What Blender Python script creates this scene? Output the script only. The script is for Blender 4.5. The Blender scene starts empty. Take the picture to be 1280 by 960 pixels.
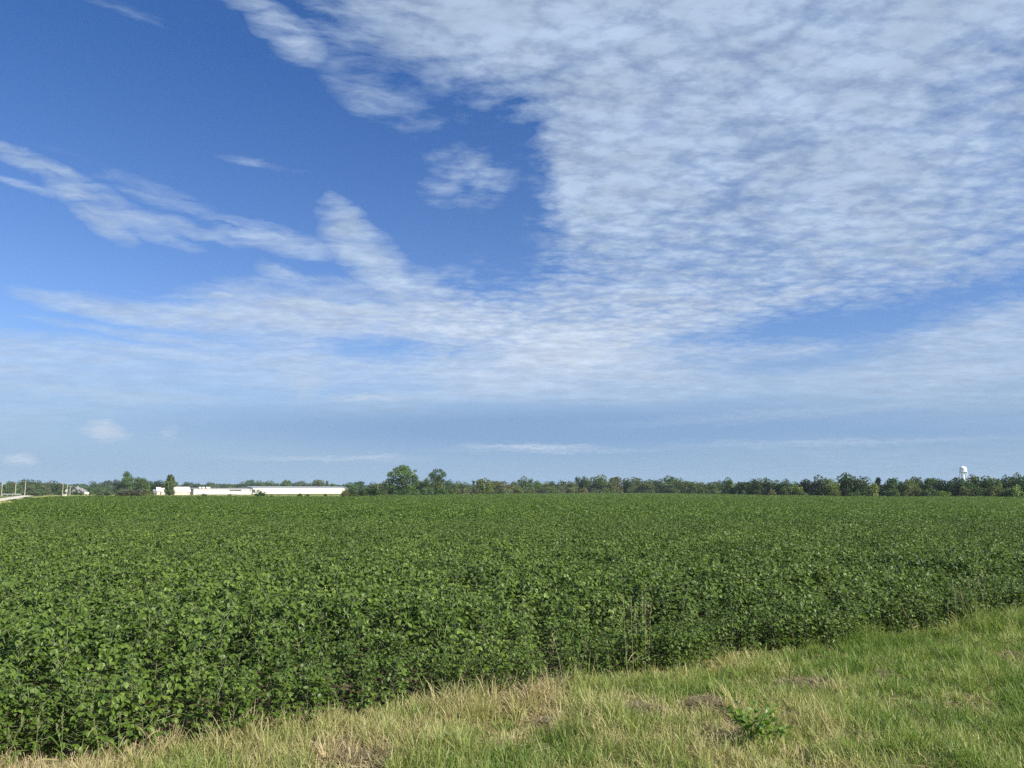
import bpy, bmesh, math, random
import numpy as np
from mathutils import Vector, Matrix

random.seed(7)
rng = np.random.default_rng(11)
R = math.radians
PI = math.pi
sc = bpy.context.scene
COL = sc.collection

# ---------------------------------------------------------------- camera
CAM_H = 2.3
FPX = 960.0                       # focal length for a 1280 px wide picture
PITCH = math.atan(133.5 / FPX)
cam_d = bpy.data.cameras.new('camera')
cam_d.sensor_width = 36.0
cam_d.lens = 36.0 * FPX / 1280.0
cam_d.clip_start = 0.1
cam_d.clip_end = 30000.0
cam = bpy.data.objects.new('camera', cam_d)
COL.objects.link(cam)
cam.location = (0, 0, CAM_H)
cam.rotation_euler = (PI / 2 + PITCH, 0, 0)
sc.camera = cam


def ray(px, py):
    """direction (x, y, z) seen at a photo pixel, y forward"""
    a, b = (px - 640.0), (480.0 - py)
    y = FPX * math.cos(PITCH) - b * math.sin(PITCH)
    z = FPX * math.sin(PITCH) + b * math.cos(PITCH)
    return np.array([a, y, z])


def at(px, dist):
    """ground x, y for a bearing read from the photo near the horizon and a distance"""
    d = ray(px, 613.5)
    return d[0] / d[1] * dist, dist


def height(py, dist):
    d = ray(640, py)
    return CAM_H + d[2] / d[1] * dist


def ground_at(px, py, z=0.0):
    d = ray(px, py)
    t = (z - CAM_H) / d[2]
    return d[0] * t, d[1] * t


# ---------------------------------------------------------------- helpers
def tag(o, label=None, cat=None, group=None, kind=None):
    if label: o['label'] = label
    if cat: o['category'] = cat
    if group: o['group'] = group
    if kind: o['kind'] = kind
    return o


def link(name, me, mats=(), parent=None, loc=(0, 0, 0)):
    o = bpy.data.objects.new(name, me)
    COL.objects.link(o)
    o.location = loc
    if me is not None:
        for m in (mats if isinstance(mats, (list, tuple)) else [mats]):
            if m is None: continue
            if len(me.materials) < 8:
                me.materials.append(m)
    if parent is not None:
        o.parent = parent
    return o


def empty(name, loc, label, cat, group=None, rz=0.0):
    o = bpy.data.objects.new(name, None)
    o.empty_display_size = 0.5
    COL.objects.link(o)
    o.location = loc
    o.rotation_euler = (0, 0, rz)
    return tag(o, label, cat, group)


def mesh_np(name, V, faces, smooth=False, attrs=None, matidx=None):
    """faces: list of int arrays (n,3)/(n,4); attrs: name -> per-vertex float array"""
    me = bpy.data.meshes.new(name)
    V = np.asarray(V, dtype=np.float32)
    faces = [np.asarray(f, dtype=np.int32) for f in faces if len(f)]
    loops = np.concatenate([f.ravel() for f in faces])
    tot = np.concatenate([np.full(len(f), f.shape[1], dtype=np.int32) for f in faces])
    start = np.concatenate([[0], np.cumsum(tot)[:-1]]).astype(np.int32)
    me.vertices.add(len(V)); me.vertices.foreach_set('co', V.ravel())
    me.loops.add(len(loops)); me.loops.foreach_set('vertex_index', loops)
    me.polygons.add(len(tot)); me.polygons.foreach_set('loop_start', start)
    me.polygons.foreach_set('loop_total', tot)
    if matidx is not None:
        me.polygons.foreach_set('material_index', np.asarray(matidx, dtype=np.int32))
    me.polygons.foreach_set('use_smooth', np.full(len(tot), smooth))
    me.update(calc_edges=True)
    for k, a in (attrs or {}).items():
        at_ = me.attributes.new(k, 'FLOAT', 'POINT')
        at_.data.foreach_set('value', np.asarray(a, dtype=np.float32))
    return me


class MB:
    """collects boxes, tubes and prisms; build() links them as one mesh object"""
    def __init__(self): self.v, self.f = [], []

    def box(self, c, s, rz=0.0):
        n = len(self.v); cx, cy, cz = c; x, y, z = s[0] / 2, s[1] / 2, s[2] / 2
        ca, sa = math.cos(rz), math.sin(rz)
        for i in (-1, 1):
            for j in (-1, 1):
                for k in (-1, 1):
                    px, py = i * x, j * y
                    self.v.append((cx + px * ca - py * sa, cy + px * sa + py * ca, cz + k * z))
        for q in ((0, 1, 3, 2), (4, 6, 7, 5), (0, 4, 5, 1), (2, 3, 7, 6), (0, 2, 6, 4), (1, 5, 7, 3)):
            self.f.append(tuple(n + a for a in q))
        return self

    def tube(self, pts, radii, sides=8, cap=True):
        n = len(self.v); pts = [Vector(p) for p in pts]
        for i, p in enumerate(pts):
            d = (pts[min(i + 1, len(pts) - 1)] - pts[max(i - 1, 0)]).normalized()
            u = d.orthogonal().normalized(); w = d.cross(u)
            for k in range(sides):
                a = 2 * PI * k / sides
                self.v.append(tuple(p + (u * math.cos(a) + w * math.sin(a)) * radii[i]))
        for i in range(len(pts) - 1):
            for k in range(sides):
                a, b = n + i * sides + k, n + i * sides + (k + 1) % sides
                self.f.append((a, b, b + sides, a + sides))
        if cap:
            self.f.append(tuple(n + k for k in reversed(range(sides))))
            e = n + (len(pts) - 1) * sides
            self.f.append(tuple(e + k for k in range(sides)))
        return self

    def lathe(self, prof, c, sides=24):
        n = len(self.v)
        for r, z in prof:
            for k in range(sides):
                a = 2 * PI * k / sides
                self.v.append((c[0] + r * math.cos(a), c[1] + r * math.sin(a), c[2] + z))
        for i in range(len(prof) - 1):
            for k in range(sides):
                a, b = n + i * sides + k, n + i * sides + (k + 1) % sides
                self.f.append((a, b, b + sides, a + sides))
        return self

    def poly(self, pts, faces):
        n = len(self.v); self.v += [tuple(p) for p in pts]
        self.f += [tuple(n + a for a in q) for q in faces]
        return self

    def build(self, name, m, parent=None, loc=(0, 0, 0), smooth=False):
        me = bpy.data.meshes.new(name)
        me.from_pydata(self.v, [], self.f)
        bm = bmesh.new(); bm.from_mesh(me)
        bmesh.ops.recalc_face_normals(bm, faces=bm.faces)
        bm.to_mesh(me); bm.free()
        if smooth:
            for p in me.polygons: p.use_smooth = True
        return link(name, me, m, parent, loc)


class NT:
    """terse node-tree builder"""
    def __init__(self, tree): self.t = tree; self.n = tree.nodes; self.n.clear()

    def new(self, typ, **kw):
        nd = self.n.new(typ)
        for k, v in kw.items(): setattr(nd, k, v)
        return nd

    def put(self, sock, v):
        if hasattr(v, 'is_output'): self.t.links.new(v, sock)
        elif isinstance(v, (tuple, list)) and len(v) == 3 and sock.type == 'RGBA': sock.default_value = (*v, 1)
        else: sock.default_value = v

    def m(self, op, a, b=None, c=None, clamp=False):
        nd = self.new('ShaderNodeMath', operation=op, use_clamp=clamp)
        for i, v in enumerate((a, b, c)):
            if v is not None: self.put(nd.inputs[i], v)
        return nd.outputs[0]

    def vm(self, op, a, b=None, out=0):
        nd = self.new('ShaderNodeVectorMath', operation=op)
        self.put(nd.inputs[0], a)
        if b is not None: self.put(nd.inputs[3 if op == 'SCALE' else 1], b)
        return nd.outputs[out]

    def mix(self, f, a, b, blend='MIX', clamp=True):
        nd = self.new('ShaderNodeMix', data_type='RGBA', blend_type=blend, clamp_factor=clamp)
        self.put(nd.inputs[0], f); self.put(nd.inputs[6], a); self.put(nd.inputs[7], b)
        return nd.outputs[2]

    def noise(self, vec, scale, detail=3, rough=0.55, dim='3D', out=0, dist=0.0):
        nd = self.new('ShaderNodeTexNoise', noise_dimensions=dim)
        if vec is not None: self.put(nd.inputs['Vector'], vec)
        nd.inputs['Scale'].default_value = scale; nd.inputs['Detail'].default_value = detail
        nd.inputs['Roughness'].default_value = rough; nd.inputs['Distortion'].default_value = dist
        return nd.outputs[out]

    def rng(self, v, a, b, c=0.0, d=1.0, smooth=False):
        nd = self.new('ShaderNodeMapRange', interpolation_type='SMOOTHSTEP' if smooth else 'LINEAR')
        self.put(nd.inputs[0], v)
        for i, x in enumerate((a, b, c, d)): self.put(nd.inputs[1 + i], x)
        return nd.outputs[0]

    def xyz(self, x, y, z=0.0):
        nd = self.new('ShaderNodeCombineXYZ')
        for i, v in enumerate((x, y, z)): self.put(nd.inputs[i], v)
        return nd.outputs[0]

# ---------------------------------------------------------------- render settings, sun, sky
sc.view_settings.view_transform = 'Standard'
sc.view_settings.look = 'None'
EXPO = 0.8
sc.view_settings.exposure = EXPO
sc.view_settings.gamma = 1.0
sc.view_settings.use_curve_mapping = False
sc.cycles.max_bounces = 6
sc.cycles.diffuse_bounces = 3
sc.cycles.glossy_bounces = 2
sc.cycles.transmission_bounces = 3
sc.cycles.transparent_max_bounces = 6
sc.cycles.volume_bounces = 1
sc.cycles.use_adaptive_sampling = True
sc.cycles.adaptive_threshold = 0.008
sc.cycles.use_denoising = False
sc.cycles.denoiser = 'OPENIMAGEDENOISE'
sc.cycles.denoising_input_passes = 'RGB_ALBEDO_NORMAL'
sc.cycles.sample_clamp_indirect = 4.0

SUN_AZ, SUN_EL = R(122), R(37)          # azimuth from +Y (ahead) towards +X
sun_vec = Vector((math.sin(SUN_AZ) * math.cos(SUN_EL), math.cos(SUN_AZ) * math.cos(SUN_EL), math.sin(SUN_EL)))
sd = bpy.data.lights.new('sun', 'SUN')
sd.energy = 5.0
sd.angle = R(0.55)
sd.color = (1.0, 0.93, 0.82)
sun = bpy.data.objects.new('sun', sd)
COL.objects.link(sun)
sun.rotation_euler = (-sun_vec).to_track_quat('-Z', 'Y').to_euler()
sun.location = (60, -40, 60)

W = bpy.data.worlds.new('World')
sc.world = W
W.use_nodes = True
W.cycles.sampling_method = 'MANUAL'
W.cycles.sample_map_resolution = 512

# opacity of the cloud cover, read off the photo on a 40 px grid (0 clear .. 9 full)
CLOUD = [
 "00000000145678999998888887889999",
 "00000000012346899888888888888666",
 "00000000000012346788888889988877",
 "00000000000001112799888888888776",
 "00000000000000000889988877888876",
 "00000000000000000799887788988876",
 "00000000000000000799876788888876",
 "00000000000000001677667677888776",
 "00000000000000012556666677777751",
 "00000000011224557766776521000012",
 "00000145666643578888765310000256",
 "66665555665545678888876545566777",
 "54444444444555555555555556666666",
 "33222222223322222233333444444444",
 "21111111111211112222233333333333",
]
CG = np.array([[int(ch) for ch in r] for r in CLOUD], float) / 9.0


def cloud_px(px, py):
    gx = min(max((px - 20) / 40.0, 0), 30.999); gy = min(max((py - 20) / 40.0, 0), 13.999)
    i, j = int(gx), int(gy); fx, fy = gx - i, gy - j
    return (CG[j, i] * (1 - fx) + CG[j, i + 1] * fx) * (1 - fy) + (CG[j + 1, i] * (1 - fx) + CG[j + 1, i + 1] * fx) * fy


def azel_px(az, el):
    x, y, z = math.sin(az) * math.cos(el), math.cos(az) * math.cos(el), math.sin(el)
    f = y * math.cos(PITCH) + z * math.sin(PITCH)
    u = -y * math.sin(PITCH) + z * math.cos(PITCH)
    f = max(f, 0.05)
    return 640 + FPX * x / f, 480 - FPX * u / f


def px_azel(px, py):
    d = ray(px, py)
    return math.atan2(d[0], d[1]), math.atan2(d[2], math.hypot(d[0], d[1]))


N = NT(W.node_tree)
tc = N.new('ShaderNodeTexCoord')
dirv = N.vm('NORMALIZE', tc.outputs['Generated'])
sp = N.new('ShaderNodeSeparateXYZ'); N.put(sp.inputs[0], dirv)
X, Y, Z = sp.outputs
zc = N.m('MAXIMUM', Z, 0.0)
inv = N.m('DIVIDE', 1.0, N.m('ADD', zc, 0.11))
pc = N.vm('SCALE', N.xyz(X, Y), inv)                       # the cloud sheet seen in perspective
az = N.m('ARCTAN2', X, Y)
el = N.m('ARCSINE', zc)
azel = N.xyz(az, el)
w1 = N.noise(pc, 2.2, 4, 0.6, '2D', out=1)
w2 = N.noise(pc, 9.0, 3, 0.6, '2D', out=1)
wv = N.vm('ADD', N.vm('MULTIPLY', N.vm('SUBTRACT', w1, (0.5, 0.5, 0.5)), (0.07, 0.04, 0)),
          N.vm('MULTIPLY', N.vm('SUBTRACT', w2, (0.5, 0.5, 0.5)), (0.055, 0.032, 0)))
damp = N.rng(el, 0.0, 0.30, 0.12, 1.0)
wv = N.vm('SCALE', wv, damp)
ae = N.vm('ADD', azel, wv)
s2 = N.new('ShaderNodeSeparateXYZ'); N.put(s2.inputs[0], ae)
waz, wel = s2.outputs[0], s2.outputs[1]

AZ0, AZ1 = R(-50), R(50)
EL = [R(a) for a in (0.3, 2.2, 4.0, 5.8, 7.6, 9.6, 11.8, 14.0, 16.2, 18.6, 21.0, 23.6, 26.2, 28.8, 31.4, 34.0, 37.0, 40.0)]
rows = []
for e in EL:
    rows.append([cloud_px(*azel_px(AZ0 + (AZ1 - AZ0) * k / 63.0, e)) for k in range(64)])
fac = N.rng(waz, AZ0, AZ1)
facL = N.m('MULTIPLY', fac, 63.0 / 31.0, clamp=True)
facR = N.m('MULTIPLY', N.m('SUBTRACT', fac, 32.0 / 63.0), 63.0 / 31.0, clamp=True)
isR = N.rng(fac, 31.0 / 63.0, 32.0 / 63.0)
chan = []
for g in range(0, len(EL), 3):
    outs = []
    for half, fc in ((0, facL), (1, facR)):
        cr = N.new('ShaderNodeValToRGB')
        els = cr.color_ramp.elements
        while len(els) < 32: els.new(0.5)
        for k in range(32):
            els[k].position = k / 31.0
        for k in range(32):
            q = half * 32 + k
            els[k].color = (rows[g][q], rows[g + 1][q], rows[g + 2][q], 1)
        N.put(cr.inputs[0], fc)
        outs.append(cr.outputs[0])
    mx = N.mix(isR, outs[0], outs[1])
    sx = N.new('ShaderNodeSeparateXYZ'); N.put(sx.inputs[0], mx)
    chan += list(sx.outputs)
# blend the rows in elevation: running linear interpolation
dens = chan[0]
for i in range(1, len(EL)):
    t = N.rng(wel, EL[i - 1], EL[i])
    nd = N.new('ShaderNodeMix', data_type='FLOAT')
    N.put(nd.inputs[0], t); N.put(nd.inputs[2], dens); N.put(nd.inputs[3], chan[i])
    dens = nd.outputs[0]


def blob(px, py, L, T, ang, vec=ae):
    """soft ellipse at a bearing and elevation, half sizes in photo pixels"""
    a0, e0 = px_azel(px, py)
    k = math.cos(e0)
    mp = N.new('ShaderNodeMapping', vector_type='TEXTURE')
    N.put(mp.inputs['Vector'], vec)
    mp.inputs['Location'].default_value = (a0, e0, 0)
    mp.inputs['Rotation'].default_value = (0, 0, R(-ang))
    mp.inputs['Scale'].default_value = (L / FPX / k, T / FPX, 1)
    g = N.new('ShaderNodeTexGradient', gradient_type='SPHERICAL')
    N.put(g.inputs[0], mp.outputs[0])
    return g.outputs[1]


ae_soft = N.vm('ADD', azel, N.vm('SCALE', wv, 0.35))
add = None
for (px, py, L, T, ang, k) in (
    (175, 392, 130, 17, 4, 0.85), (270, 398, 120, 26, 0, 0.8), (400, 392, 190, 48, -3, 0.85), (560, 400, 190, 52, 3, 0.88),
    (440, 300, 66, 36, 52, 0.78), (478, 335, 100, 36, 38, 0.82), (540, 368, 70, 30, 25, 0.75),
    (25, 199, 62, 10, 17, 0.52), (75, 214, 56, 10, 14, 0.52), (30, 232, 60, 6, 6, 0.4),
    (112, 258, 62, 20, 34, 0.53), (170, 276, 80, 18, 18, 0.52), (250, 290, 80, 14, 10, 0.46), (340, 299, 95, 20, 8, 0.62),
    (190, 240, 120, 16, 12, 0.20), (325, 203, 66, 6, 4, 0.24), (278, 371, 26, 7, -6, 0.8), (590, 210, 66, 30, 15, 0.42), (615, 235, 50, 24, -25, 0.40),
    (575, 245, 60, 22, 10, 0.36), (355, 343, 42, 12, 14, 0.4), (160, 22, 46, 16, 5, 0.14), (305, 2, 40, 12, 0, 0.6),
    (360, 45, 50, 26, 20, 0.6), (480, 120, 90, 40, 20, 0.35), (170, 372, 26, 10, 0, 0.2), (570, 350, 60, 26, -20, 0.35),
    (1150, 350, 210, 26, -8, 0.8), (950, 385, 160, 24, -12, 0.8), (1240, 425, 190, 60, -14, 0.75),
    (60, 441, 190, 20, 3, 0.72), (250, 429, 190, 8, 4, 0.6), (210, 443, 260, 14, 2, 0.6), (880, 440, 190, 24, 2, 0.75)):
    b = N.m('MULTIPLY', N.m('MULTIPLY', N.m('POWER', blob(px, py, L, T, ang, ae_soft), 0.7 if k > 0.5 else 1.1), 1.3 if k > 0.5 else 1.6, clamp=True), k)
    add = b if add is None else N.m('MAXIMUM', add, b)
dens = N.m('MULTIPLY', dens, N.rng(dens, 0.0, 0.4, 0.45, 1.0))
dens = N.m('MAXIMUM', dens, add)
hole = N.m('MAXIMUM', blob(470, 436, 75, 20, 2, ae_soft), N.m('MAXIMUM', N.m('MAXIMUM', blob(1010, 402, 260, 30, -9, ae_soft), blob(1200, 374, 170, 26, -11, ae_soft)), blob(620, 300, 90, 90, 0, ae_soft)))
dens = N.m('MULTIPLY', dens, N.m('SUBTRACT', 1.0, N.m('MULTIPLY', N.m('POWER', hole, 0.6), 0.85)))

# texture of the cover: patches, cells and fine ripples in the plane of the sheet
mp = N.new('ShaderNodeMapping'); N.put(mp.inputs[0], pc)
mp.inputs['Rotation'].default_value = (0, 0, R(-16)); mp.inputs['Scale'].default_value = (0.8, 1.15, 1)
pa = mp.outputs[0]
n1 = N.noise(pa, 3.6, 4, 0.55, '2D')
n2 = N.noise(pa, 24.0, 5, 0.66, '2D', dist=0.1)
vo = N.new('ShaderNodeTexVoronoi', voronoi_dimensions='2D', feature='SMOOTH_F1')
N.put(vo.inputs['Vector'], N.vm('ADD', pa, N.vm('SCALE', N.vm('SUBTRACT', N.noise(pa, 9.0, 4, 0.65, '2D', out=1), (.5, .5, .5)), 0.15)))
vo.inputs['Scale'].default_value = 13.5; vo.inputs['Smoothness'].default_value = 0.25
puff = N.rng(vo.outputs['Distance'], 0.10, 0.78, 0.95, 0.0)
fb = N.new('ShaderNodeMapping'); N.put(fb.inputs[0], N.vm('ADD', azel, N.vm('SCALE', wv, 0.5)))
fb.inputs['Rotation'].default_value = (0, 0, R(13)); fb.inputs['Scale'].default_value = (9, 62, 1)
fib = N.noise(fb.outputs[0], 1.0, 5, 0.62, '2D', dist=0.25)
n3 = N.noise(N.vm('MULTIPLY', azel, (5.0, 34.0, 0)), 1.0, 4, 0.6, '2D', dist=0.4)   # flat streaks low in the sky
nz = N.m('ADD', N.m('ADD', N.m('MULTIPLY', n1, 0.30), N.m('MULTIPLY', n2, 0.40)), N.m('MULTIPLY', puff, 0.28))
nz = N.m('ADD', N.m('MULTIPLY', N.m('SUBTRACT', nz, 0.5), 0.92), 0.5)
lf_ = N.m('MULTIPLY', N.rng(az, R(-3), R(-12)), N.rng(el, R(9), R(13), 0.0, 0.7))
fm = N.new('ShaderNodeMix', data_type='FLOAT'); N.put(fm.inputs[0], lf_); N.put(fm.inputs[2], nz); N.put(fm.inputs[3], N.m('ADD', N.m('MULTIPLY', N.m('SUBTRACT', fib, 0.5), 1.1), 0.5))
nz = fm.outputs[0]
low = N.rng(el, R(5), R(13), 1.0, 0.0)
nzm = N.new('ShaderNodeMix', data_type='FLOAT')
N.put(nzm.inputs[0], low); N.put(nzm.inputs[2], nz); N.put(nzm.inputs[3], n3)
nz = nzm.outputs[0]
amp = N.m('SQRT', N.m('MAXIMUM', N.m('MULTIPLY', dens, N.m('SUBTRACT', 1.12, dens)), 0.0))
amp = N.m('MULTIPLY', amp, N.rng(el, R(5), R(13), 1.5, 3.3))
al = N.m('ADD', dens, N.m('MULTIPLY', N.m('SUBTRACT', nz, 0.5), amp), clamp=True)
al = N.m('MULTIPLY', N.rng(al, 0.03, 1.0, 0.0, 1.0), 0.93)

# brightness of the cloud itself
br = N.noise(pa, 6.0, 5, 0.6, '2D')
bright = N.m('ADD', N.rng(br, 0.3, 0.7, 0.88, 1.10), N.m('MULTIPLY', N.m('SUBTRACT', nz, 0.5), N.m('MULTIPLY', dens, 0.35)))
mid = blob(700, 440, 620, 110, 0, azel)
right = N.rng(az, R(-30), R(30), 1.02, 0.97)
ccol = N.mix(N.m('MULTIPLY', mid, 1.2, clamp=True), (0.465, 0.59, 0.775), (0.615, 0.71, 0.84))
ccol = N.mix(N.rng(el, R(0), R(8), 0.85, 0.0), ccol, (0.29, 0.43, 0.62))
grey = N.m('MULTIPLY', blob(960, 456, 190, 12, -1, ae_soft), 0.8, clamp=True)
ccol = N.mix(grey, ccol, (0.33, 0.46, 0.66))
ccol = N.vm('SCALE', ccol, N.m('MULTIPLY', bright, right))

# small bright streaks and puffs low over the horizon
sm = None
for (px, py, L, T, ang, k) in ((665, 559, 110, 5, 0, 0.9), (700, 563, 200, 4, 0, 0.4), (465, 497, 60, 6, 1, 0.8), (462, 571, 50, 4, -3, 0.7), (400, 573, 150, 4, 0, 0.45),
                               (130, 537, 24, 15, 0, 1.2), (148, 542, 15, 8, 0, 1.0), (118, 543, 14, 8, 0, .8), (25, 574, 20, 8, 0, 1.0), (33, 577, 12, 5, 0, .8), (213, 542, 12, 10, 0, 0.4), (380, 480, 26, 30, 0, 0.45),
                               (1050, 553, 260, 5, 0, 0.35), (960, 520, 260, 9, -2, 0.25), (100, 490, 160, 9, 2, 0.35), (820, 440, 200, 12, 2, 0.5)):
    b = N.m('MULTIPLY', blob(px, py, L, T, ang, N.vm('ADD', azel, N.vm('SCALE', wv, 1.2))), k * 1.5)
    sm = b if sm is None else N.m('MAXIMUM', sm, b)
sm = N.m('MULTIPLY', sm, N.rng(n2, 0.3, 0.65, 0.35, 1.0), clamp=True)

STR = 0.10
sky = N.new('ShaderNodeTexSky', sky_type='NISHITA', sun_disc=False)
sky.sun_elevation = SUN_EL
sky.sun_rotation = SUN_AZ
sky.altitude = 250.0
sky.air_density = 1.0
sky.dust_density = 0.6
sky.ozone_density = 2.2
base = N.vm('MULTIPLY', sky.outputs[0], N.mix(N.rng(el, R(14), R(30), 0.0, 1.0), (0.82, 1.03, 1.42), (0.48, 0.86, 1.40)))
air = N.mix(N.rng(az, R(-34), R(30)), (0.325, 0.475, 0.685), (0.25, 0.40, 0.61))
base = N.mix(N.rng(el, R(0), R(13), 1.0, 0.0, smooth=True), base, N.vm('SCALE', air, 1.0 / STR))
full = N.mix(al, base, N.vm('SCALE', ccol, 1.0 / STR))
veil = N.m('MULTIPLY', N.m('MAXIMUM', blob(720, 537, 620, 40, 0, azel), N.m('MULTIPLY', blob(1080, 540, 420, 26, 2, azel), 0.6)), 1.5, clamp=True)
full = N.mix(veil, full, N.vm('SCALE', N.xyz(0.238, 0.392, 0.64), 1.0 / STR))     # the blue-grey bank under the bright layer
full = N.mix(sm, full, N.vm('SCALE', N.xyz(0.52, 0.63, 0.78), 1.0 / STR))
bg = N.new('ShaderNodeBackground')
N.put(bg.inputs[0], full)
bg.inputs[1].default_value = STR * 2 ** -EXPO
wo = N.new('ShaderNodeOutputWorld')
N.t.links.new(bg.outputs[0], wo.inputs[0])

# ---------------------------------------------------------------- materials
def new_mat(name):
    m = bpy.data.materials.new(name)
    m.use_nodes = True
    return m, NT(m.node_tree)


def finish(N, shader, disp=None):
    o = N.new('ShaderNodeOutputMaterial')
    N.t.links.new(shader, o.inputs[0])


def principled(N, col, rough=0.6, spec=0.3, metal=0.0, normal=None):
    b = N.new('ShaderNodeBsdfPrincipled')
    N.put(b.inputs['Base Color'], col)
    N.put(b.inputs['Roughness'], rough)
    N.put(b.inputs['Metallic'], metal)
    N.put(b.inputs['Specular IOR Level'], spec)
    if normal is not None: N.put(b.inputs['Normal'], normal)
    return b.outputs[0]


def attr(N, name):
    a = N.new('ShaderNodeAttribute', attribute_name=name)
    return a.outputs['Fac']


def leafy(name, ramp, under=None, rough=0.45, spec=0.35, trans=0.3, tcol=None, scale=0.35, obj_color=False, amount=0.6):
    """leaf material: colour by the leaf's own tint attribute and slow change from place to place"""
    m, N = new_mat(name)
    geo = N.new('ShaderNodeNewGeometry')
    t = attr(N, 'tint')
    pn = N.noise(geo.outputs['Position'], scale, 3, 0.6)
    f = N.m('ADD', N.m('MULTIPLY', t, amount), N.m('MULTIPLY', N.rng(pn, 0.3, 0.7), 1 - amount), clamp=True)
    cr = N.new('ShaderNodeValToRGB')
    e = cr.color_ramp.elements
    while len(e) < len(ramp): e.new(0.5)
    for k, (p, c) in enumerate(ramp):
        e[k].position = p
        e[k].color = (*c, 1)
    N.put(cr.inputs[0], f)
    col = cr.outputs[0]
    if obj_color:
        oi = N.new('ShaderNodeObjectInfo')
        col = N.vm('MULTIPLY', col, oi.outputs['Color'])
    top = col
    if under is not None:
        top = N.mix(geo.outputs['Backfacing'], col, under)
    p = principled(N, top, rough, spec)
    tr = N.new('ShaderNodeBsdfTranslucent')
    N.put(tr.inputs[0], N.vm('MULTIPLY', col, tcol or (1.35, 1.45, 0.7)))
    mx = N.new('ShaderNodeMixShader')
    mx.inputs[0].default_value = trans
    N.t.links.new(p, mx.inputs[1]); N.t.links.new(tr.outputs[0], mx.inputs[2])
    finish(N, mx.outputs[0])
    return m


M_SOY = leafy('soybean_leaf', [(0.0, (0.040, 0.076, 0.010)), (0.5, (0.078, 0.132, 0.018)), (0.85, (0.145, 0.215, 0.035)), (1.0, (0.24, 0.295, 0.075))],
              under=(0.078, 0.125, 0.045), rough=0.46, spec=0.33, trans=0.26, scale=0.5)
M_PET = leafy('soybean_stem', [(0, (0.10, 0.14, 0.05)), (1, (0.22, 0.26, 0.12))], rough=0.6, trans=0.0)
M_GRASS = leafy('verge_grass_blade', [(0.0, (0.47, 0.39, 0.235)), (0.25, (0.43, 0.40, 0.19)), (0.5, (0.33, 0.35, 0.125)), (0.75, (0.22, 0.29, 0.070)), (1.0, (0.13, 0.205, 0.042))],
                rough=0.5, spec=0.3, trans=0.38, tcol=(1.2, 1.3, 0.8), amount=1.0)


def ground_material():
    m, N = new_mat('farm_ground')
    geo = N.new('ShaderNodeNewGeometry'); P = geo.outputs['Position']
    big = N.noise(P, 0.03, 4, 0.6)
    fine = N.noise(P, 14.0, 5, 0.65)
    mid = N.noise(P, 1.1, 4, 0.6)
    soil = N.mix(fine, (0.055, 0.040, 0.026), (0.125, 0.092, 0.060))
    thatch = N.mix(fine, (0.085, 0.066, 0.032), (0.215, 0.170, 0.085))
    grass = N.mix(N.rng(mid, 0.3, 0.7), (0.075, 0.105, 0.030), (0.17, 0.165, 0.066))
    grass = N.mix(N.rng(big, 0.35, 0.65), grass, (0.115, 0.15, 0.042))
    s = N.new('ShaderNodeSeparateXYZ'); N.put(s.inputs[0], P)
    # signed distance from the field's near edge, towards the road verge
    sd_ = N.m('ADD', N.m('MULTIPLY', s.outputs[0], 0.497), N.m('MULTIPLY', N.m('SUBTRACT', s.outputs[1], 9.1), -0.868))
    edge = N.rng(N.m('ADD', sd_, N.m('MULTIPLY', N.m('SUBTRACT', mid, 0.5), 0.9)), -0.1, 0.45)
    near = N.mix(edge, soil, thatch)
    col = N.mix(N.rng(N.vm('LENGTH', P, out=1), 60.0, 90.0), near, grass)
    bp = N.new('ShaderNodeBump'); bp.inputs['Strength'].default_value = 0.6; bp.inputs['Distance'].default_value = 0.04
    N.put(bp.inputs['Height'], fine)
    finish(N, principled(N, col, 0.95, 0.1, normal=bp.outputs[0]))
    return m


def gravel_material():
    m, N = new_mat('pale_gravel')
    geo = N.new('ShaderNodeNewGeometry'); P = geo.outputs['Position']
    f = N.noise(P, 6.0, 5, 0.65); b = N.noise(P, 0.25, 3, 0.6)
    col = N.mix(f, (0.40, 0.37, 0.31), (0.62, 0.59, 0.52))
    col = N.mix(N.rng(b, 0.35, 0.7, 0, 0.5), col, (0.42, 0.38, 0.30))
    finish(N, principled(N, col, 0.95, 0.1))
    return m


M_GROUND, M_GRAVEL = ground_material(), gravel_material()

# ---------------------------------------------------------------- ground, road, track
P0 = np.array([0.0, 9.1]); D1 = np.array([0.868, 0.497]); NRM = np.array([0.497, -0.868])


def st(x, y):
    """along / away from the field's near edge (positive towards the camera)"""
    r = np.stack([np.asarray(x, float) - P0[0], np.asarray(y, float) - P0[1]], -1)
    return r @ D1, r @ NRM


def vnoise(x, y, scale, seed):
    """smooth value noise on arrays, 0..1"""
    g = np.random.default_rng(seed).random((64, 64))
    u, v = np.asarray(x) * scale, np.asarray(y) * scale
    i, j = np.floor(u).astype(int), np.floor(v).astype(int)
    fu, fv = u - i, v - j
    fu = fu * fu * (3 - 2 * fu); fv = fv * fv * (3 - 2 * fv)
    a, b = g[i % 64, j % 64], g[(i + 1) % 64, j % 64]
    c, d = g[i % 64, (j + 1) % 64], g[(i + 1) % 64, (j + 1) % 64]
    return (a * (1 - fu) + b * fu) * (1 - fv) + (c * (1 - fu) + d * fu) * fv


def ground_z(x, y):
    """the verge climbs a little towards the road the photo was taken from"""
    t, s = st(x, y)
    rise = np.clip((s - 0.3) / 6.0, 0, 1)
    z = 0.22 * rise * rise * (3 - 2 * rise)
    w = np.clip(s / 0.6, 0, 1)
    z = z + w * (vnoise(x, y, 0.9, 3) - 0.5) * 0.10 + w * (vnoise(x, y, 2.3, 4) - 0.5) * 0.05
    return z * (np.hypot(x, y) < 70)


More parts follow.
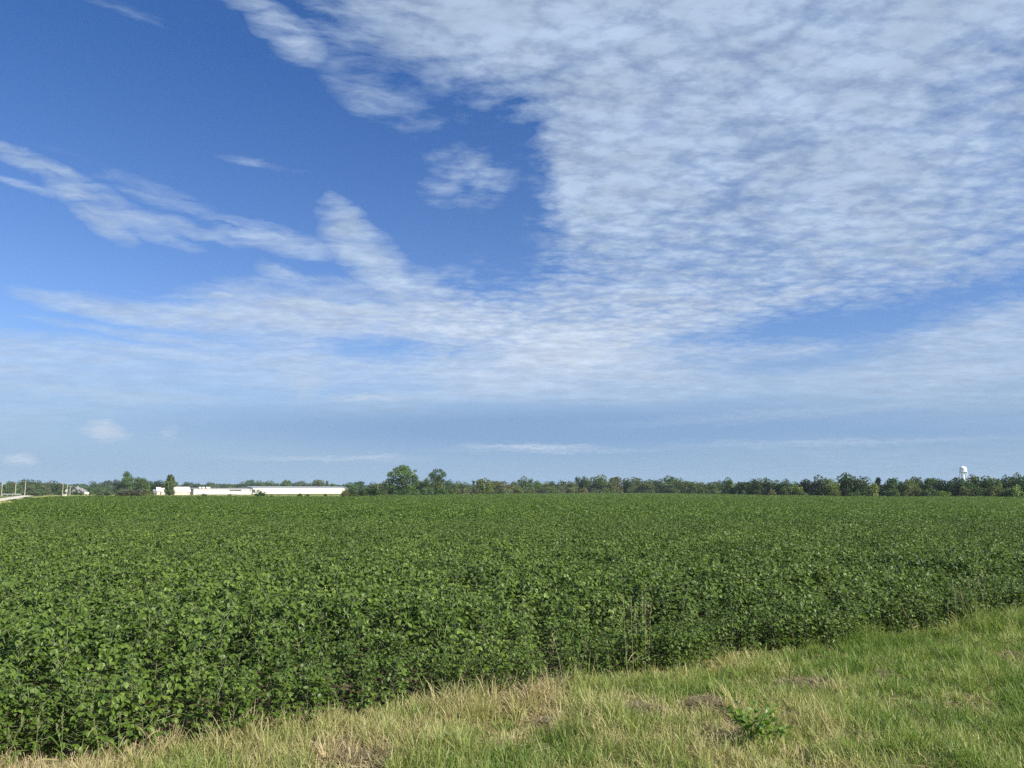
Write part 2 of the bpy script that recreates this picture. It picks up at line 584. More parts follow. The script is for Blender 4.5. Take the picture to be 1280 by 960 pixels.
gx = np.concatenate([[-2400, -900, -300, -110, -50, -25], np.linspace(-14, 26, 201), [45, 90, 200, 500, 1100, 2400]])
gy = np.concatenate([[-2400, -700, -150, -40, -14], np.linspace(-6, 28, 171), [45, 90, 200, 500, 1100, 2400]])
GX, GY = np.meshgrid(gx, gy)
GV = np.stack([GX.ravel(), GY.ravel(), ground_z(GX.ravel(), GY.ravel())], -1)
nx, ny = len(gx), len(gy)
q = (np.arange(ny - 1)[:, None] * nx + np.arange(nx - 1)[None, :]).ravel()
ground = link('ground', mesh_np('ground', GV, [np.stack([q, q + 1, q + nx + 1, q + nx], -1)], smooth=True), M_GROUND)
tag(ground, kind='structure')


def strip(name, pts, z, m, n=24, wob=0.4):
    """ragged-edged ribbon from (left x,y, right x,y) stations"""
    v, f = [], []
    for i in range(n + 1):
        t = i / n * (len(pts) - 1); k = min(int(t), len(pts) - 2); t -= k
        a, b = np.array(pts[k]), np.array(pts[k + 1]); p = a * (1 - t) + b * t
        w = random.uniform(-wob, wob)
        v += [(p[0] + w, p[1], z), ((p[0] + p[2]) / 2, (p[1] + p[3]) / 2, z + 0.06), (p[2] + random.uniform(-wob, wob), p[3], z)]
        if i: f += [(3 * i - 3, 3 * i - 2, 3 * i + 1, 3 * i), (3 * i - 2, 3 * i - 1, 3 * i + 2, 3 * i + 1)]
    me = bpy.data.meshes.new(name); me.from_pydata(v, [], f)
    return tag(link(name, me, m), kind='structure')


strip('gravel_road', [(-94, 130, -88, 130), (-155, 235, -149.5, 235), (-193, 300, -187, 300), (-240, 380, -233, 380)], 0.03, M_GRAVEL)
strip('dirt_track', [(-113, 178, -110.5, 177), (-150, 240, -147.5, 240), (-181, 300, -178, 300), (-225, 380, -222, 380)], 0.024, M_GRAVEL, wob=0.6)

# ---------------------------------------------------------------- soybean field
LEAF = np.array([(0, 0, 0), (-.34, .22, .05), (0, .25, .0), (.34, .22, .05), (-.33, .58, .05), (0, .6, -.01), (.33, .58, .05), (0, 1, -.10)], float)
LF4 = np.array([(1, 2, 5, 4), (2, 3, 6, 5)])
LF3 = np.array([(0, 2, 1), (0, 3, 2), (4, 5, 7), (5, 6, 7)])


def rot_zyx(yaw, pitch, roll):
    cy, sy, cp, sp_, cr, sr = np.cos(yaw), np.sin(yaw), np.cos(pitch), np.sin(pitch), np.cos(roll), np.sin(roll)
    # leaf points along +y; roll about y, pitch about x, yaw about z
    Rr = np.array([[cr, 0, sr], [0, 1, 0], [-sr, 0, cr]])
    Rp = np.array([[1, 0, 0], [0, cp, -sp_], [0, sp_, cp]])
    Ry = np.array([[cy, -sy, 0], [sy, cy, 0], [0, 0, 1]])
    return Ry @ Rp @ Rr


class Leaves:
    def __init__(self): self.v, self.q, self.t, self.tint, self.sv, self.sq, self.stint = [], [], [], [], [], [], []

    def leaf(self, base, length, width, yaw, pitch, roll, tint):
        n = len(self.v) * 8
        L = LEAF * np.array([width / 0.68, length, length])
        self.v.append(L @ rot_zyx(yaw, pitch, roll).T + base)
        self.q.append(LF4 + n); self.t.append(LF3 + n); self.tint += [tint] * 8

    def rod(self, a, b, r, tint):
        n = sum(len(x) for x in self.sv)
        a, b = np.array(a), np.array(b); d = b - a; d /= np.linalg.norm(d) + 1e-9
        u = np.cross(d, (0.3, 0.5, 0.81)); u /= np.linalg.norm(u) + 1e-9; w = np.cross(d, u)
        ring = [u * r, (-0.5 * u + 0.87 * w) * r, (-0.5 * u - 0.87 * w) * r]
        self.sv.append(np.array([a + k for k in ring] + [b + k * 0.7 for k in ring]))
        self.sq.append(np.array([(0, 1, 4, 3), (1, 2, 5, 4), (2, 0, 3, 5)]) + n); self.stint += [tint] * 6

    def mesh(self, name, mats):
        V = [np.concatenate(self.v)]; q, t = np.concatenate(self.q), np.concatenate(self.t)
        tint = list(self.tint); nl = len(V[0]); faces = [q, t]; mi = [0] * (len(q) + len(t))
        if self.sv:
            V.append(np.concatenate(self.sv)); s = np.concatenate(self.sq) + nl
            faces = [np.concatenate([q, s]), t]; mi = [0] * len(q) + [1] * len(s) + [0] * len(t); tint += self.stint
        me = mesh_np(name, np.concatenate(V), faces, attrs={'tint': tint}, matidx=mi)
        for m in mats: me.materials.append(m)
        return me


def soy_plant(edge=False):
    L = Leaves(); h = random.uniform(0.62, 0.82)
    lean = np.array([random.gauss(0, .07), random.gauss(0, .07), 0])
    L.rod((0, 0, 0), np.array([0, 0, h * 0.95]) + lean, 0.004, 0.0)
    n = 38 if edge else 30; a = random.uniform(0, 6.3)
    for k in range(n):
        f = k / (n - 1); z = h * ((0.05 if edge else 0.22) + (0.87 if edge else 0.72) * f)
        a += 2.4 + random.gauss(0, .4)
        pl = random.uniform(0.12, 0.24) * (1.0 - 0.35 * f)
        up = R(random.uniform(25, 65)) if f > .5 else R(random.uniform(0, 40))
        b0 = np.array([0, 0, z]) + lean * z / h
        tip = b0 + np.array([-math.sin(a) * math.cos(up), math.cos(a) * math.cos(up), math.sin(up)]) * pl
        L.rod(b0, tip, 0.0024, random.random() ** 2)
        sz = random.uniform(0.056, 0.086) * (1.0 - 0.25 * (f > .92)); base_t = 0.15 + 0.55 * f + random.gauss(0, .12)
        face = R(random.gauss(-26, 24))
        for dy, ln in ((0, 1.08), (1.25, .92), (-1.25, .92)):
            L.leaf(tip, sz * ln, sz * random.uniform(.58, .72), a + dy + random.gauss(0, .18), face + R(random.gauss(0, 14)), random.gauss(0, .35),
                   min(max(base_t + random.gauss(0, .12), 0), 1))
    return L.mesh('soybean_plant', (M_SOY, M_PET))


def soy_patch(size, per_m2, leaf, seed):
    r = np.random.default_rng(seed); L = Leaves(); n = int(size * size * per_m2)
    for k in range(n):
        x, y = r.uniform(-size / 2, size / 2, 2)
        clump = float(vnoise(np.array([x + 50]), np.array([y + 50]), 2.2 / max(1, size / 4), seed)[0])
        z = 0.50 + 0.26 * clump + r.normal(0, .07) + (0.12 if r.random() < .06 else 0)
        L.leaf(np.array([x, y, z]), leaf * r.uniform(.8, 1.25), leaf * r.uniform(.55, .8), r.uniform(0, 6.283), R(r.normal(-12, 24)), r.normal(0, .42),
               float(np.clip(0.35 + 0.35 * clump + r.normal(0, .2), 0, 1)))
    return L.mesh('soybean_patch', (M_SOY,))


SRC = bpy.data.collections.new('field_sources')          # not linked to the scene: only feeds the field's instances
def src(name, me):
    o = bpy.data.objects.new(name, me); SRC.objects.link(o)


for k in range(12): src('a_soy_%02d' % k, soy_plant(False))
for k in range(4): src('b_soy_%02d' % k, soy_plant(True))
for k in range(4): src('c_soy_%02d' % k, soy_patch(3.0, 150, 0.118, 40 + k))
for k in range(4): src('d_soy_%02d' % k, soy_patch(12.0, 40, 0.22, 60 + k))


def instancer(name, pts, rot, scl, idx, coll):
    me = bpy.data.meshes.new(name)
    me.vertices.add(len(pts)); me.vertices.foreach_set('co', np.asarray(pts, np.float32).ravel())
    a = me.attributes.new('rot', 'FLOAT_VECTOR', 'POINT'); a.data.foreach_set('vector', np.asarray(rot, np.float32).ravel())
    a = me.attributes.new('scl', 'FLOAT', 'POINT'); a.data.foreach_set('value', np.asarray(scl, np.float32))
    a = me.attributes.new('idx', 'INT', 'POINT'); a.data.foreach_set('value', np.asarray(idx, np.int32))
    o = link(name, me, [])
    g = bpy.data.node_groups.new(name, 'GeometryNodeTree')
    g.interface.new_socket('Geometry', in_out='INPUT', socket_type='NodeSocketGeometry')
    g.interface.new_socket('Geometry', in_out='OUTPUT', socket_type='NodeSocketGeometry')
    n = g.nodes; gi, go = n.new('NodeGroupInput'), n.new('NodeGroupOutput')
    ip = n.new('GeometryNodeInstanceOnPoints'); ci = n.new('GeometryNodeCollectionInfo')
    ci.inputs['Collection'].default_value = coll
    ci.inputs['Separate Children'].default_value = True; ci.inputs['Reset Children'].default_value = True
    def na(nm, typ):
        x = n.new('GeometryNodeInputNamedAttribute'); x.data_type = typ; x.inputs['Name'].default_value = nm
        return x.outputs['Attribute']
    L = g.links.new
    L(gi.outputs[0], ip.inputs['Points']); L(ci.outputs[0], ip.inputs['Instance'])
    ip.inputs['Pick Instance'].default_value = True
    L(na('idx', 'INT'), ip.inputs['Instance Index']); L(na('scl', 'FLOAT'), ip.inputs['Scale'])
    e2r = n.new('FunctionNodeEulerToRotation')
    L(na('rot', 'FLOAT_VECTOR'), e2r.inputs[0]); L(e2r.outputs[0], ip.inputs['Rotation'])
    L(ip.outputs[0], go.inputs[0])
    md = o.modifiers.new('spread', 'NODES'); md.node_group = g
    return o


# outline of the field: near edge, left edge along the gravel road, far edge below the trees
FAR = [(-60, 222), (60, 222), (140, 240), (240, 225), (330, 200), (430, 215), (500, 262), (560, 300), (640, 400), (700, 470), (800, 480), (850, 440), (900, 330),
       (960, 245), (1040, 222), (1150, 212), (1280, 198), (1400, 190)]
fx = np.array([p[0] for p in FAR], float); fd = np.array([p[1] for p in FAR], float)


def far_edge(px): return np.interp(px, fx, fd)


def in_field(x, y, margin=0.0):
    x, y = np.asarray(x, float), np.asarray(y, float)
    t, s = st(x, y)
    wob = 0.30 * (vnoise(t + 40, t * 0 + 7, 1.1, 21) - 0.5) * 2 + 0.12 * (vnoise(t + 40, t * 0 + 3, 3.7, 22) - 0.5)
    ok = s < wob - margin + 0.05
    for (px, py, r) in ((218, 915, 0.22), (805, 820, 0.25), (672, 852, 0.20), (1135, 790, 0.25), (432, 892, 0.16), (735, 842, .16), (925, 808, .18), (1050, 797, .16), (330, 905, .14)):        # bare notches in the edge
        cx, cy = ground_at(px, py); ok &= np.hypot(x - cx, y - cy) > r
    ok &= x > -60 - (y - 91) * 69 / 125.0 + margin                     # left edge
    px = 640 + 969.5 * x / np.maximum(y, 1)
    ok &= y < far_edge(px) - margin
    return ok & (y > 3)


def cone(x, y, m=4.0): return (np.abs(x) < 0.74 * y + m)


pts, rot, scl, idx = [], [], [], []
R1, R2 = 46.0, 140.0
# near: single plants in drilled rows parallel to the near edge
t_ = np.arange(-20, 90, 0.21); s_ = np.arange(0.02, 60, 0.36)
T, S = np.meshgrid(t_, s_)
Te, Se = np.meshgrid(np.arange(-20, 60, 0.19), np.array([-.10, .12, .34]))      # the outermost drills branch out more
T, S = np.concatenate([T.ravel(), Te.ravel()]), np.concatenate([S.ravel(), Se.ravel()]); T = T.ravel() + rng.normal(0, .07, T.size); S = S.ravel() + rng.normal(0, .05, S.size)
x, y = P0[0] + D1[0] * T - NRM[0] * S, P0[1] + D1[1] * T - NRM[1] * S
k = in_field(x, y) & cone(x, y) & (y < R1 + rng.normal(0, 2.0, x.size)) & (rng.random(x.size) > .04)
x, y, S = x[k], y[k], S[k]
n = len(x)
pts.append(np.stack([x, y, np.zeros(n)], -1))
rot.append(np.stack([rng.normal(0, .09, n), rng.normal(0, .09, n), rng.uniform(0, 6.283, n)], -1))
scl.append((0.84 + 0.22 * vnoise(x + 80, y + 80, 0.55, 31) + 0.14 * vnoise(x + 80, y + 80, 0.16, 34) + rng.normal(0, .075, n)) * (0.66 + 0.34 * np.clip(S / 2.2, 0, 1)))
idx.append(np.where(S < 1.0, 12 + rng.integers(0, 4, n), rng.integers(0, 12, n)))
n_near = n
for (lo, hi, size, base) in ((R1, R2, 3.0, 16), (R2, 560.0, 12.0, 20)):
    u = np.arange(-430, 430, size * 0.97)
    v = np.arange(lo - size, hi + size, size * 0.97)
    x, y = np.meshgrid(u, v); x, y = x.ravel(), y.ravel()
    k = (y > lo - size * 0.3) & (y < hi + size * 0.2) & cone(x, y, 12) & in_field(x, y, size * 0.45)
    x, y = x[k], y[k]; n = len(x)
    pts.append(np.stack([x, y, rng.normal(0, .03, n)], -1))
    rot.append(np.stack([np.zeros(n), np.zeros(n), rng.integers(0, 4, n) * PI / 2], -1))
    scl.append(1.0 + 0.10 * vnoise(x + 900, y + 900, 0.045, 33) + rng.normal(0, .012, n)); idx.append(base + rng.integers(0, 4, n))
field = instancer('soybean_field', np.concatenate(pts), np.concatenate(rot), np.concatenate(scl), np.concatenate(idx), SRC)
tag(field, 'broad green soybean crop filling the middle of the view', 'crop field', kind='stuff')
print('field instances', n_near, sum(len(p) for p in pts))

# ---------------------------------------------------------------- verge grass
def blades(x, y, h, w, tint, la, th0, curl, name):
    """curved three-segment blades: heading la, start lean th0 from upright, bending over by curl"""
    n = len(x); z = ground_z(x, y)
    sx, sy = -np.sin(la) * w / 2, np.cos(la) * w / 2
    tw = rng.uniform(-1.2, 1.2, n)                       # blades are turned, not all face-on to their bend
    ct, st_ = np.cos(tw), np.sin(tw)
    o = np.stack([sx * ct + np.cos(la) * st_ * w / 2, sy * ct + np.sin(la) * st_ * w / 2, np.zeros(n)], -1)
    p = np.stack([x, y, z - 0.01], -1); rows = [p - o, p + o]
    for k, (f, wd_) in enumerate(((0.36, .95), (0.34, .7), (0.30, 0))):
        th = th0 + curl * (0.15, 0.5, 1.0)[k]
        p = p + np.stack([np.sin(th) * np.cos(la), np.sin(th) * np.sin(la), np.cos(th)], -1) * (h * f)[:, None]
        p[:, 2] = np.maximum(p[:, 2], z + 0.004)
        rows += [p] if wd_ == 0 else [p - o * wd_, p + o * wd_]
    V = np.stack(rows, 1).reshape(-1, 3); b = np.arange(n)[:, None] * 7
    f4 = np.concatenate([b + np.array([[0, 1, 3, 2]]), b + np.array([[2, 3, 5, 4]])])
    return mesh_np(name, V, [f4, b + np.array([[4, 5, 6]])], attrs={'tint': np.repeat(tint, 7)})


def verge_points(n, smax=7.5):
    T, S = rng.uniform(-10, 24, n), rng.uniform(-0.4, smax, n)
    x, y = P0[0] + D1[0] * T + NRM[0] * S, P0[1] + D1[1] * T + NRM[1] * S
    k = (np.abs(x) < 0.72 * y + 2.2) & (y > 4.2) & ((S > -0.02) | (rng.random(n) < 0.35))
    return x[k], y[k], T[k], S[k]


BARE = []       # thatch and bare patches in the verge: x, y, radius, strength
for (px, py, r, kk) in ((888, 888, 0.30, .95), (1015, 857, 0.36, .85), (1105, 846, 0.20, .8), (802, 893, 0.26, .75), (455, 948, 0.36, .75), (640, 925, 0.22, .5),
                        (1265, 822, 0.4, .6), (215, 908, 0.45, .95), (690, 905, 0.25, .5), (1200, 880, .3, .5), (810, 812, .4, .7), (960, 862, .25, .4), (560, 905, .3, .35), (905, 915, .3, .6), (980, 905, .25, .5), (870, 930, .3, .45), (760, 870, .25, .45), (1150, 905, .3, .4), (930, 855, .3, .5), (1060, 930, .25, .4)):
    BARE.append((*ground_at(px, py, 0.05), r * 1.15, kk))


def bare(x, y):
    b = np.zeros(len(x))
    for (cx, cy, r, kk) in BARE:
        d = np.hypot(x - cx, (y - cy) * 0.8) / r + (vnoise(x, y, 5, 77) - .5) * 0.8
        b = np.maximum(b, kk * np.clip(1.35 - d, 0, 1))
    return b


def verge_tone(x, y, T, S, b):
    g = 0.58 + 0.65 * (vnoise(x, y, 0.75, 52) - .5) + 0.65 * (vnoise(x, y, 2.4, 53) - .5)
    return g + 0.24 * np.clip((S - 1.2) / 2.4, 0, 1) - 0.22 * np.clip(1.0 - S, 0, 1) + 0.055 * np.clip(T, -5, 4) - 0.45 * b + 0.10 * np.clip((T - 4) / 5, 0, 1)


# loose blades, then tufts whose blades fan out from one crown
x, y, T, S = verge_points(340000)
b = bare(x, y)
k = rng.random(len(x)) < (1 - b * 0.93) * np.where((S > 6.2), 0.5, 1.0) * (0.5 + 0.5 * vnoise(x, y, 3.1, 51))
x, y, T, S, b = (q[k] for q in (x, y, T, S, b)); n = len(x)
g = verge_tone(x, y, T, S, b) + rng.normal(0, .20, n)
g = np.where(rng.random(n) < 0.14, rng.uniform(0, .25, n), g)
h = (0.055 + 0.065 * vnoise(x, y, 1.7, 54) + 0.06 * vnoise(x, y, 5.0, 55)) * rng.uniform(.55, 1.4, n) * (1 - 0.4 * b)
sets = [(x, y, h, g, rng.uniform(0, 6.283, n), np.abs(rng.normal(.30, .30, n)), np.abs(rng.normal(.7, .5, n)), rng.uniform(.004, .0085, n))]
tx, ty, TT, TS = verge_points(29000)
tb = bare(tx, ty); k = rng.random(len(tx)) > tb * 1.1
tx, ty, TT, TS, tb = (q[k] for q in (tx, ty, TT, TS, tb))
edge_t = np.exp(-((TS - 0.35) / 0.35) ** 2)
m_ = (10 + 16 * rng.random(len(tx)) + 4 * edge_t).astype(int)
hh = (0.060 + 0.175 * vnoise(tx, ty, 1.3, 56) ** 1.6 + 0.05 * vnoise(tx, ty, 4.0, 58) + 0.02 * edge_t) * rng.uniform(.55, 1.75, len(tx))
hh *= 1 + 0.25 * np.clip((TT - 0) / 4, 0, 1) * np.clip((TS - 2) / 2, 0, 1)
tg = verge_tone(tx, ty, TT, TS, tb) + rng.normal(0, .16, len(tx))
for (px, py, dg) in ((835, 830, .5), (868, 822, .5), (812, 838, .45), (895, 826, .4), (350, 905, -.1), (230, 925, -.1), (1245, 850, .3), (1000, 905, .35), (1060, 900, .3)):
    cx, cy = ground_at(px, py); near_ = np.hypot(tx - cx, ty - cy) < 0.45
    hh = np.where(near_, np.clip(hh * 1.35, 0, .24), hh); tg = np.where(near_, tg * .5 + dg * .75, tg)
r_ = np.repeat
n = int(m_.sum()); la = rng.uniform(0, 6.283, n); rad = np.abs(rng.normal(0, .035, n))
x = r_(tx, m_) + np.cos(la) * rad; y = r_(ty, m_) + np.sin(la) * rad
sets.append((x, y, r_(hh, m_) * rng.uniform(.45, 1.25, n), r_(tg, m_) + rng.normal(0, .13, n), la + rng.normal(0, .5, n),
             np.clip(rad * 9 + rng.normal(.05, .12, n), 0, 1.2), np.abs(rng.normal(.65, .45, n)), rng.uniform(.004, .0085, n)))
x, y, h, g, la, th0, curl, wd = (np.concatenate([q[i] for q in sets]) for i in range(8))
wd *= 1 + 0.5 * np.clip((y - 6) / 9, 0, 1)
vg = link('verge_grass', blades(x, y, h, wd, np.clip(g, 0, 1), la, th0, curl, 'verge_grass'), M_GRASS)
tag(vg, 'mixed green and straw coloured grass along the field edge', 'grass', kind='stuff')
print('verge blades', len(x))

# matted dry litter lying on the ground between the blades
x, y, T, S = verge_points(150000)
b = bare(x, y)
k = rng.random(len(x)) < 0.28 + 0.7 * b + 0.25 * np.clip(0.9 - S, 0, 1)
x, y, b = x[k], y[k], b[k]; n = len(x)
a = rng.uniform(0, 6.283, n); ln = rng.uniform(.05, .17, n); z = ground_z(x, y) + rng.uniform(.004, .03, n) + b * rng.uniform(0, .04, n)
dx, dy, dz = np.cos(a) * ln / 2, np.sin(a) * ln / 2, rng.normal(0, .012, n)
w = rng.uniform(.002, .0045, n); ox, oy = -np.sin(a) * w, np.cos(a) * w
V = np.stack([np.stack([x - dx - ox, y - dy - oy, z - dz], -1), np.stack([x - dx + ox, y - dy + oy, z - dz + .002], -1),
              np.stack([x + dx + ox, y + dy + oy, z + dz + .002], -1), np.stack([x + dx - ox, y + dy - oy, z + dz], -1)], 1).reshape(-1, 3)
M_LITTER = leafy('dry_litter', [(0, (0.105, 0.078, 0.045)), (0.5, (0.25, 0.195, 0.11)), (1, (0.44, 0.37, 0.22))], rough=0.8, trans=0.1, tcol=(1, 1, 1), amount=1.0)
lt = link('dry_grass_litter', mesh_np('dry_grass_litter', V, [np.arange(n)[:, None] * 4 + np.array([[0, 1, 2, 3]])],
          attrs={'tint': np.repeat(np.clip(rng.normal(.5, .28, n) - .15 * b, 0, 1), 4)}), M_LITTER)
tag(lt, 'matted dry straw lying between the grass blades', 'dead grass', kind='stuff')

# ---------------------------------------------------------------- trees and shrubs
M_CROWN = leafy('tree_foliage', [(0.0, (0.55, 0.55, 0.55)), (0.5, (1.0, 1.0, 1.0)), (1.0, (1.6, 1.55, 1.4))], rough=0.55, spec=0.25, trans=0.22,
                tcol=(1.25, 1.3, 0.8), scale=0.22, obj_color=True, amount=0.65)


def bark_material(name, c0, c1):
    m, N = new_mat(name)
    geo = N.new('ShaderNodeNewGeometry')
    f = N.noise(N.vm('MULTIPLY', geo.outputs['Position'], (6, 6, 1.2)), 1.0, 4, 0.6)
    finish(N, principled(N, N.mix(f, c0, c1), 0.9, 0.15))
    return m


M_BARK = bark_material('bark', (0.05, 0.042, 0.034), (0.14, 0.12, 0.10))
M_PALEBARK = bark_material('pale_bark', (0.20, 0.19, 0.165), (0.36, 0.34, 0.30))


def crown_mesh(name, lobes, n, leaf, low=0.0, fill=0.25, low_gap=0.0, fray=0.0):
    """clumps of small leaf faces over a union of lobes; unit crown: width 1, height 1"""
    r = rng
    lobes = np.array(lobes, float)
    wgt = lobes[:, 3] * lobes[:, 4]; wgt /= wgt.sum()
    li = r.choice(len(lobes), n, p=wgt); L = lobes[li]
    d = r.normal(0, 1, (n, 3)); d /= np.linalg.norm(d, axis=1, keepdims=True)
    rad = np.where(r.random(n) < fill, r.uniform(.3, .85, n), r.uniform(.82, 1.10, n))
    rad = rad * (1 + fray * np.abs(r.normal(0, 1, n)))
    P = L[:, :3] + d * np.stack([L[:, 3], L[:, 3], L[:, 4]], -1) * rad[:, None]
    k = P[:, 2] > low
    P, d, li = P[k], d[k], li[k]; n = len(P)
    lo_, hi_ = np.percentile(P, 0.5, axis=0), np.percentile(P, 99.5, axis=0)      # unit width and height
    P = (P - (lo_ + hi_) / 2) / (hi_ - lo_); P[:, 2] = P[:, 2] + .5
    if low_gap: P[:, 2] = low_gap + P[:, 2] * (1 - low_gap)
    nr = d * 0.8 + r.normal(0, .55, (n, 3)); nr /= np.linalg.norm(nr, axis=1, keepdims=True)
    u = np.cross(nr, r.normal(0, 1, (n, 3))); u /= np.linalg.norm(u, axis=1, keepdims=True); w = np.cross(nr, u)
    s = leaf * r.uniform(.55, 1.35, n)[:, None]
    # each face is a bent five-sided leaf spray
    V = np.stack([P - u * s, P - w * s * .6 + nr * s * .25, P + u * s, P + w * s * .75 + nr * s * .1], 1).reshape(-1, 3)
    lt = r.random(len(lobes))
    tint = np.clip(0.5 * lt[li] + 0.25 + r.normal(0, .22, n), 0, 1)
    me = mesh_np(name, V, [np.arange(n)[:, None] * 4 + np.array([[0, 1, 2, 3]])], attrs={'tint': np.repeat(tint, 4)})
    me.materials.append(M_CROWN)
    return me


def lobe_set(kind):
    u = random.uniform; L = []
    if kind == 'round':
        for k in range(13):
            a = u(0, 6.3); q = math.sqrt(random.random()) * .30; z = u(.32, .80)
            rr = u(.14, .24) * (1.15 - .3 * abs(z - .5))
            L.append((q * math.cos(a), q * math.sin(a), z, rr, rr * u(.55, .8)))
        for k in range(7):
            a = k * .9; L.append((.33 * math.cos(a), .33 * math.sin(a), u(.14, .3), u(.12, .18), u(.13, .2)))
    elif kind == 'spread':                                            # big open-grown tree: separate boughs, sky between
        for k in range(30):
            a = u(0, 6.3); z = u(.16, .92); q = u(.05, .40) * math.sqrt(max(0.1, 1 - ((z - .45) / .6) ** 2))
            L.append((q * math.cos(a), q * math.sin(a), z, u(.10, .18), u(.055, .10)))
    elif kind == 'ragged':
        for k in range(15):
            a = u(0, 6.3); z = u(.30, .97); q = u(.0, .26)
            L.append((q * math.cos(a), q * math.sin(a), z, u(.06, .13), u(.035, .08)))
        for k in range(5): L.append((u(-.3, .3), u(-.3, .3), u(.08, .3), u(.14, .22), u(.08, .14)))
    elif kind == 'column':
        for k in range(12):
            z = k / 12 * .86 + .08; q = .16 * math.sin(min(1, z * 1.3) * 2.6); a = u(0, 6.3)
            L.append((q * math.cos(a), q * math.sin(a), z, u(.20, .32) * (1.1 - .45 * z), u(.06, .10)))
    else:                                                             # shrub: dome to the ground
        for k in range(12):
            a = u(0, 6.3); q = math.sqrt(random.random()) * .34; z = u(.10, .70) * (1 - q)
            L.append((q * math.cos(a), q * math.sin(a), z, u(.14, .22), u(.14, .26)))
    return L


BIG = [(0, .87, .15), (-.11, .81, .14), (.11, .79, .14), (-.22, .67, .16), (.02, .69, .19), (.25, .67, .15), (.37, .59, .12), (-.36, .50, .12), (-.2, .49, .16), (.1, .5, .18), (.32, .44, .15),
       (-.31, .34, .14), (0, .33, .17), (.25, .3, .15), (.34, .79, .055), (-.1, .2, .15), (.2, .17, .14), (-.3, .18, .12), (.38, .2, .1)]
THIN = [(-.06, .89, .15), (.20, .93, .09), (.34, .80, .17), (-.25, .76, .15), (.0, .72, .15), (.18, .68, .12), (-.12, .60, .18), (.12, .54, .19), (.32, .52, .15), (-.3, .38, .18), (.3, .36, .19), (0, .25, .24), (-.3, .15, .18), (.3, .15, .18)]


def given(lobes, flat):
    return [(x, random.uniform(-.2, .2) * (1 - abs(x)), z, r, r * flat) for x, z, r in lobes]


CROWN, TRUNK = {}, {}
for kind, cnt, n, leaf in (('round', 6, 2400, .042), ('spread', 3, 5200, .026), ('ragged', 3, 2200, .030), ('column', 2, 1800, .055), ('shrub', 5, 1500, .055)):
    CROWN[kind] = [crown_mesh(kind + '_crown', lobe_set(kind), n, leaf, 0.0, .22, .10 if kind in ('spread', 'column') else 0.0, .25 if kind in ('ragged', 'column', 'spread') else .08) for _ in range(cnt)]

CROWN['big'] = [crown_mesh('big_crown', given([(x * 1.05, z, r_ * .88) for x, z, r_ in BIG], .60), 4800, .025, 0.0, .20, .06, .16)]
CROWN['thin'] = [crown_mesh('thin_crown', given(THIN, .55), 3600, .028, 0.0, .3, .04, .28)]


def trunk_mesh(kind, seed):
    r = random.Random(seed); b = MB()
    top = .8 if kind != 'shrub' else .5
    b.tube([(0, 0, -.02), (.01, 0, .12), (r.uniform(-.03, .03), r.uniform(-.03, .03), .42), (r.uniform(-.05, .05), 0, top)], [.034, .026, .017, .005], 7)
    for k in range(9 if kind in ('spread', 'ragged') else 6):
        a = r.uniform(0, 6.3); z = r.uniform(.16, .55); l = r.uniform(.18, .36)
        p = Vector((0, 0, z)); m = p + Vector((math.cos(a) * l * .5, math.sin(a) * l * .5, l * .45)); e = p + Vector((math.cos(a) * l, math.sin(a) * l, l * 1.05))
        b.tube([p, m, e], [.013, .009, .003], 5)
    me = bpy.data.meshes.new(kind + '_trunk'); me.from_pydata(b.v, [], b.f); me.update()
    return me


for kind in ('round', 'spread', 'ragged', 'column'):
    TRUNK[kind] = [trunk_mesh(kind, k + 5) for k in range(2)]
    for me in TRUNK[kind]: me.materials.append(M_PALEBARK if kind in ('spread', 'column') else M_BARK)

# colour of the leaves, by kind of tree; blue has distance haze painted in
C = dict(dark=(.044, .082, .023), deep=(.028, .056, .018), mid=(.070, .120, .030), olive=(.098, .130, .034), pale=(.115, .152, .062), grey=(.088, .128, .056), yellow=(.18, .185, .055),
         bright=(.112, .178, .038), rust=(.108, .118, .044), blue=(.044, .082, .038), brown=(.100, .098, .058))
NAME = dict(dark='dark green', deep='very dark green', mid='mid green', olive='olive green', pale='pale grey green', grey='greyish green', yellow='yellowish tan',
            bright='bright yellow green', rust='rusty olive', blue='bluish dark green', brown='dull brownish')
SHAPE = dict(round='rounded tree', spread='spreading tree', ragged='ragged thin crowned tree', column='narrow upright tree', shrub='leafy shrub')

# landmarks anyone can find in the photo, by bearing
LAND = [(31.5, 'the third utility pole'), (103, 'the grey roofed houses'), (157, 'the tall scrubside tree'), (212, 'the tall narrow tree'), (229, 'the cream shed'),
        (293, 'the dark window band'), (324, 'the lone round bush'), (502, 'the tallest spreading tree'), (545, 'the ragged tree'), (604, 'the broad olive tree'),
        (730, 'the yellow tan bush'), (832, 'the dark pair of crowns'), (910, 'the yellow streaked tree'), (997, 'the thin radio mast'), (1066, 'the big dark domed tree'),
        (1090, 'the yellowish small tree'), (1206, 'the water tower')]
ORD = ['nearest', 'second', 'third', 'fourth', 'fifth', 'sixth', 'seventh', 'eighth', 'ninth', 'tenth']

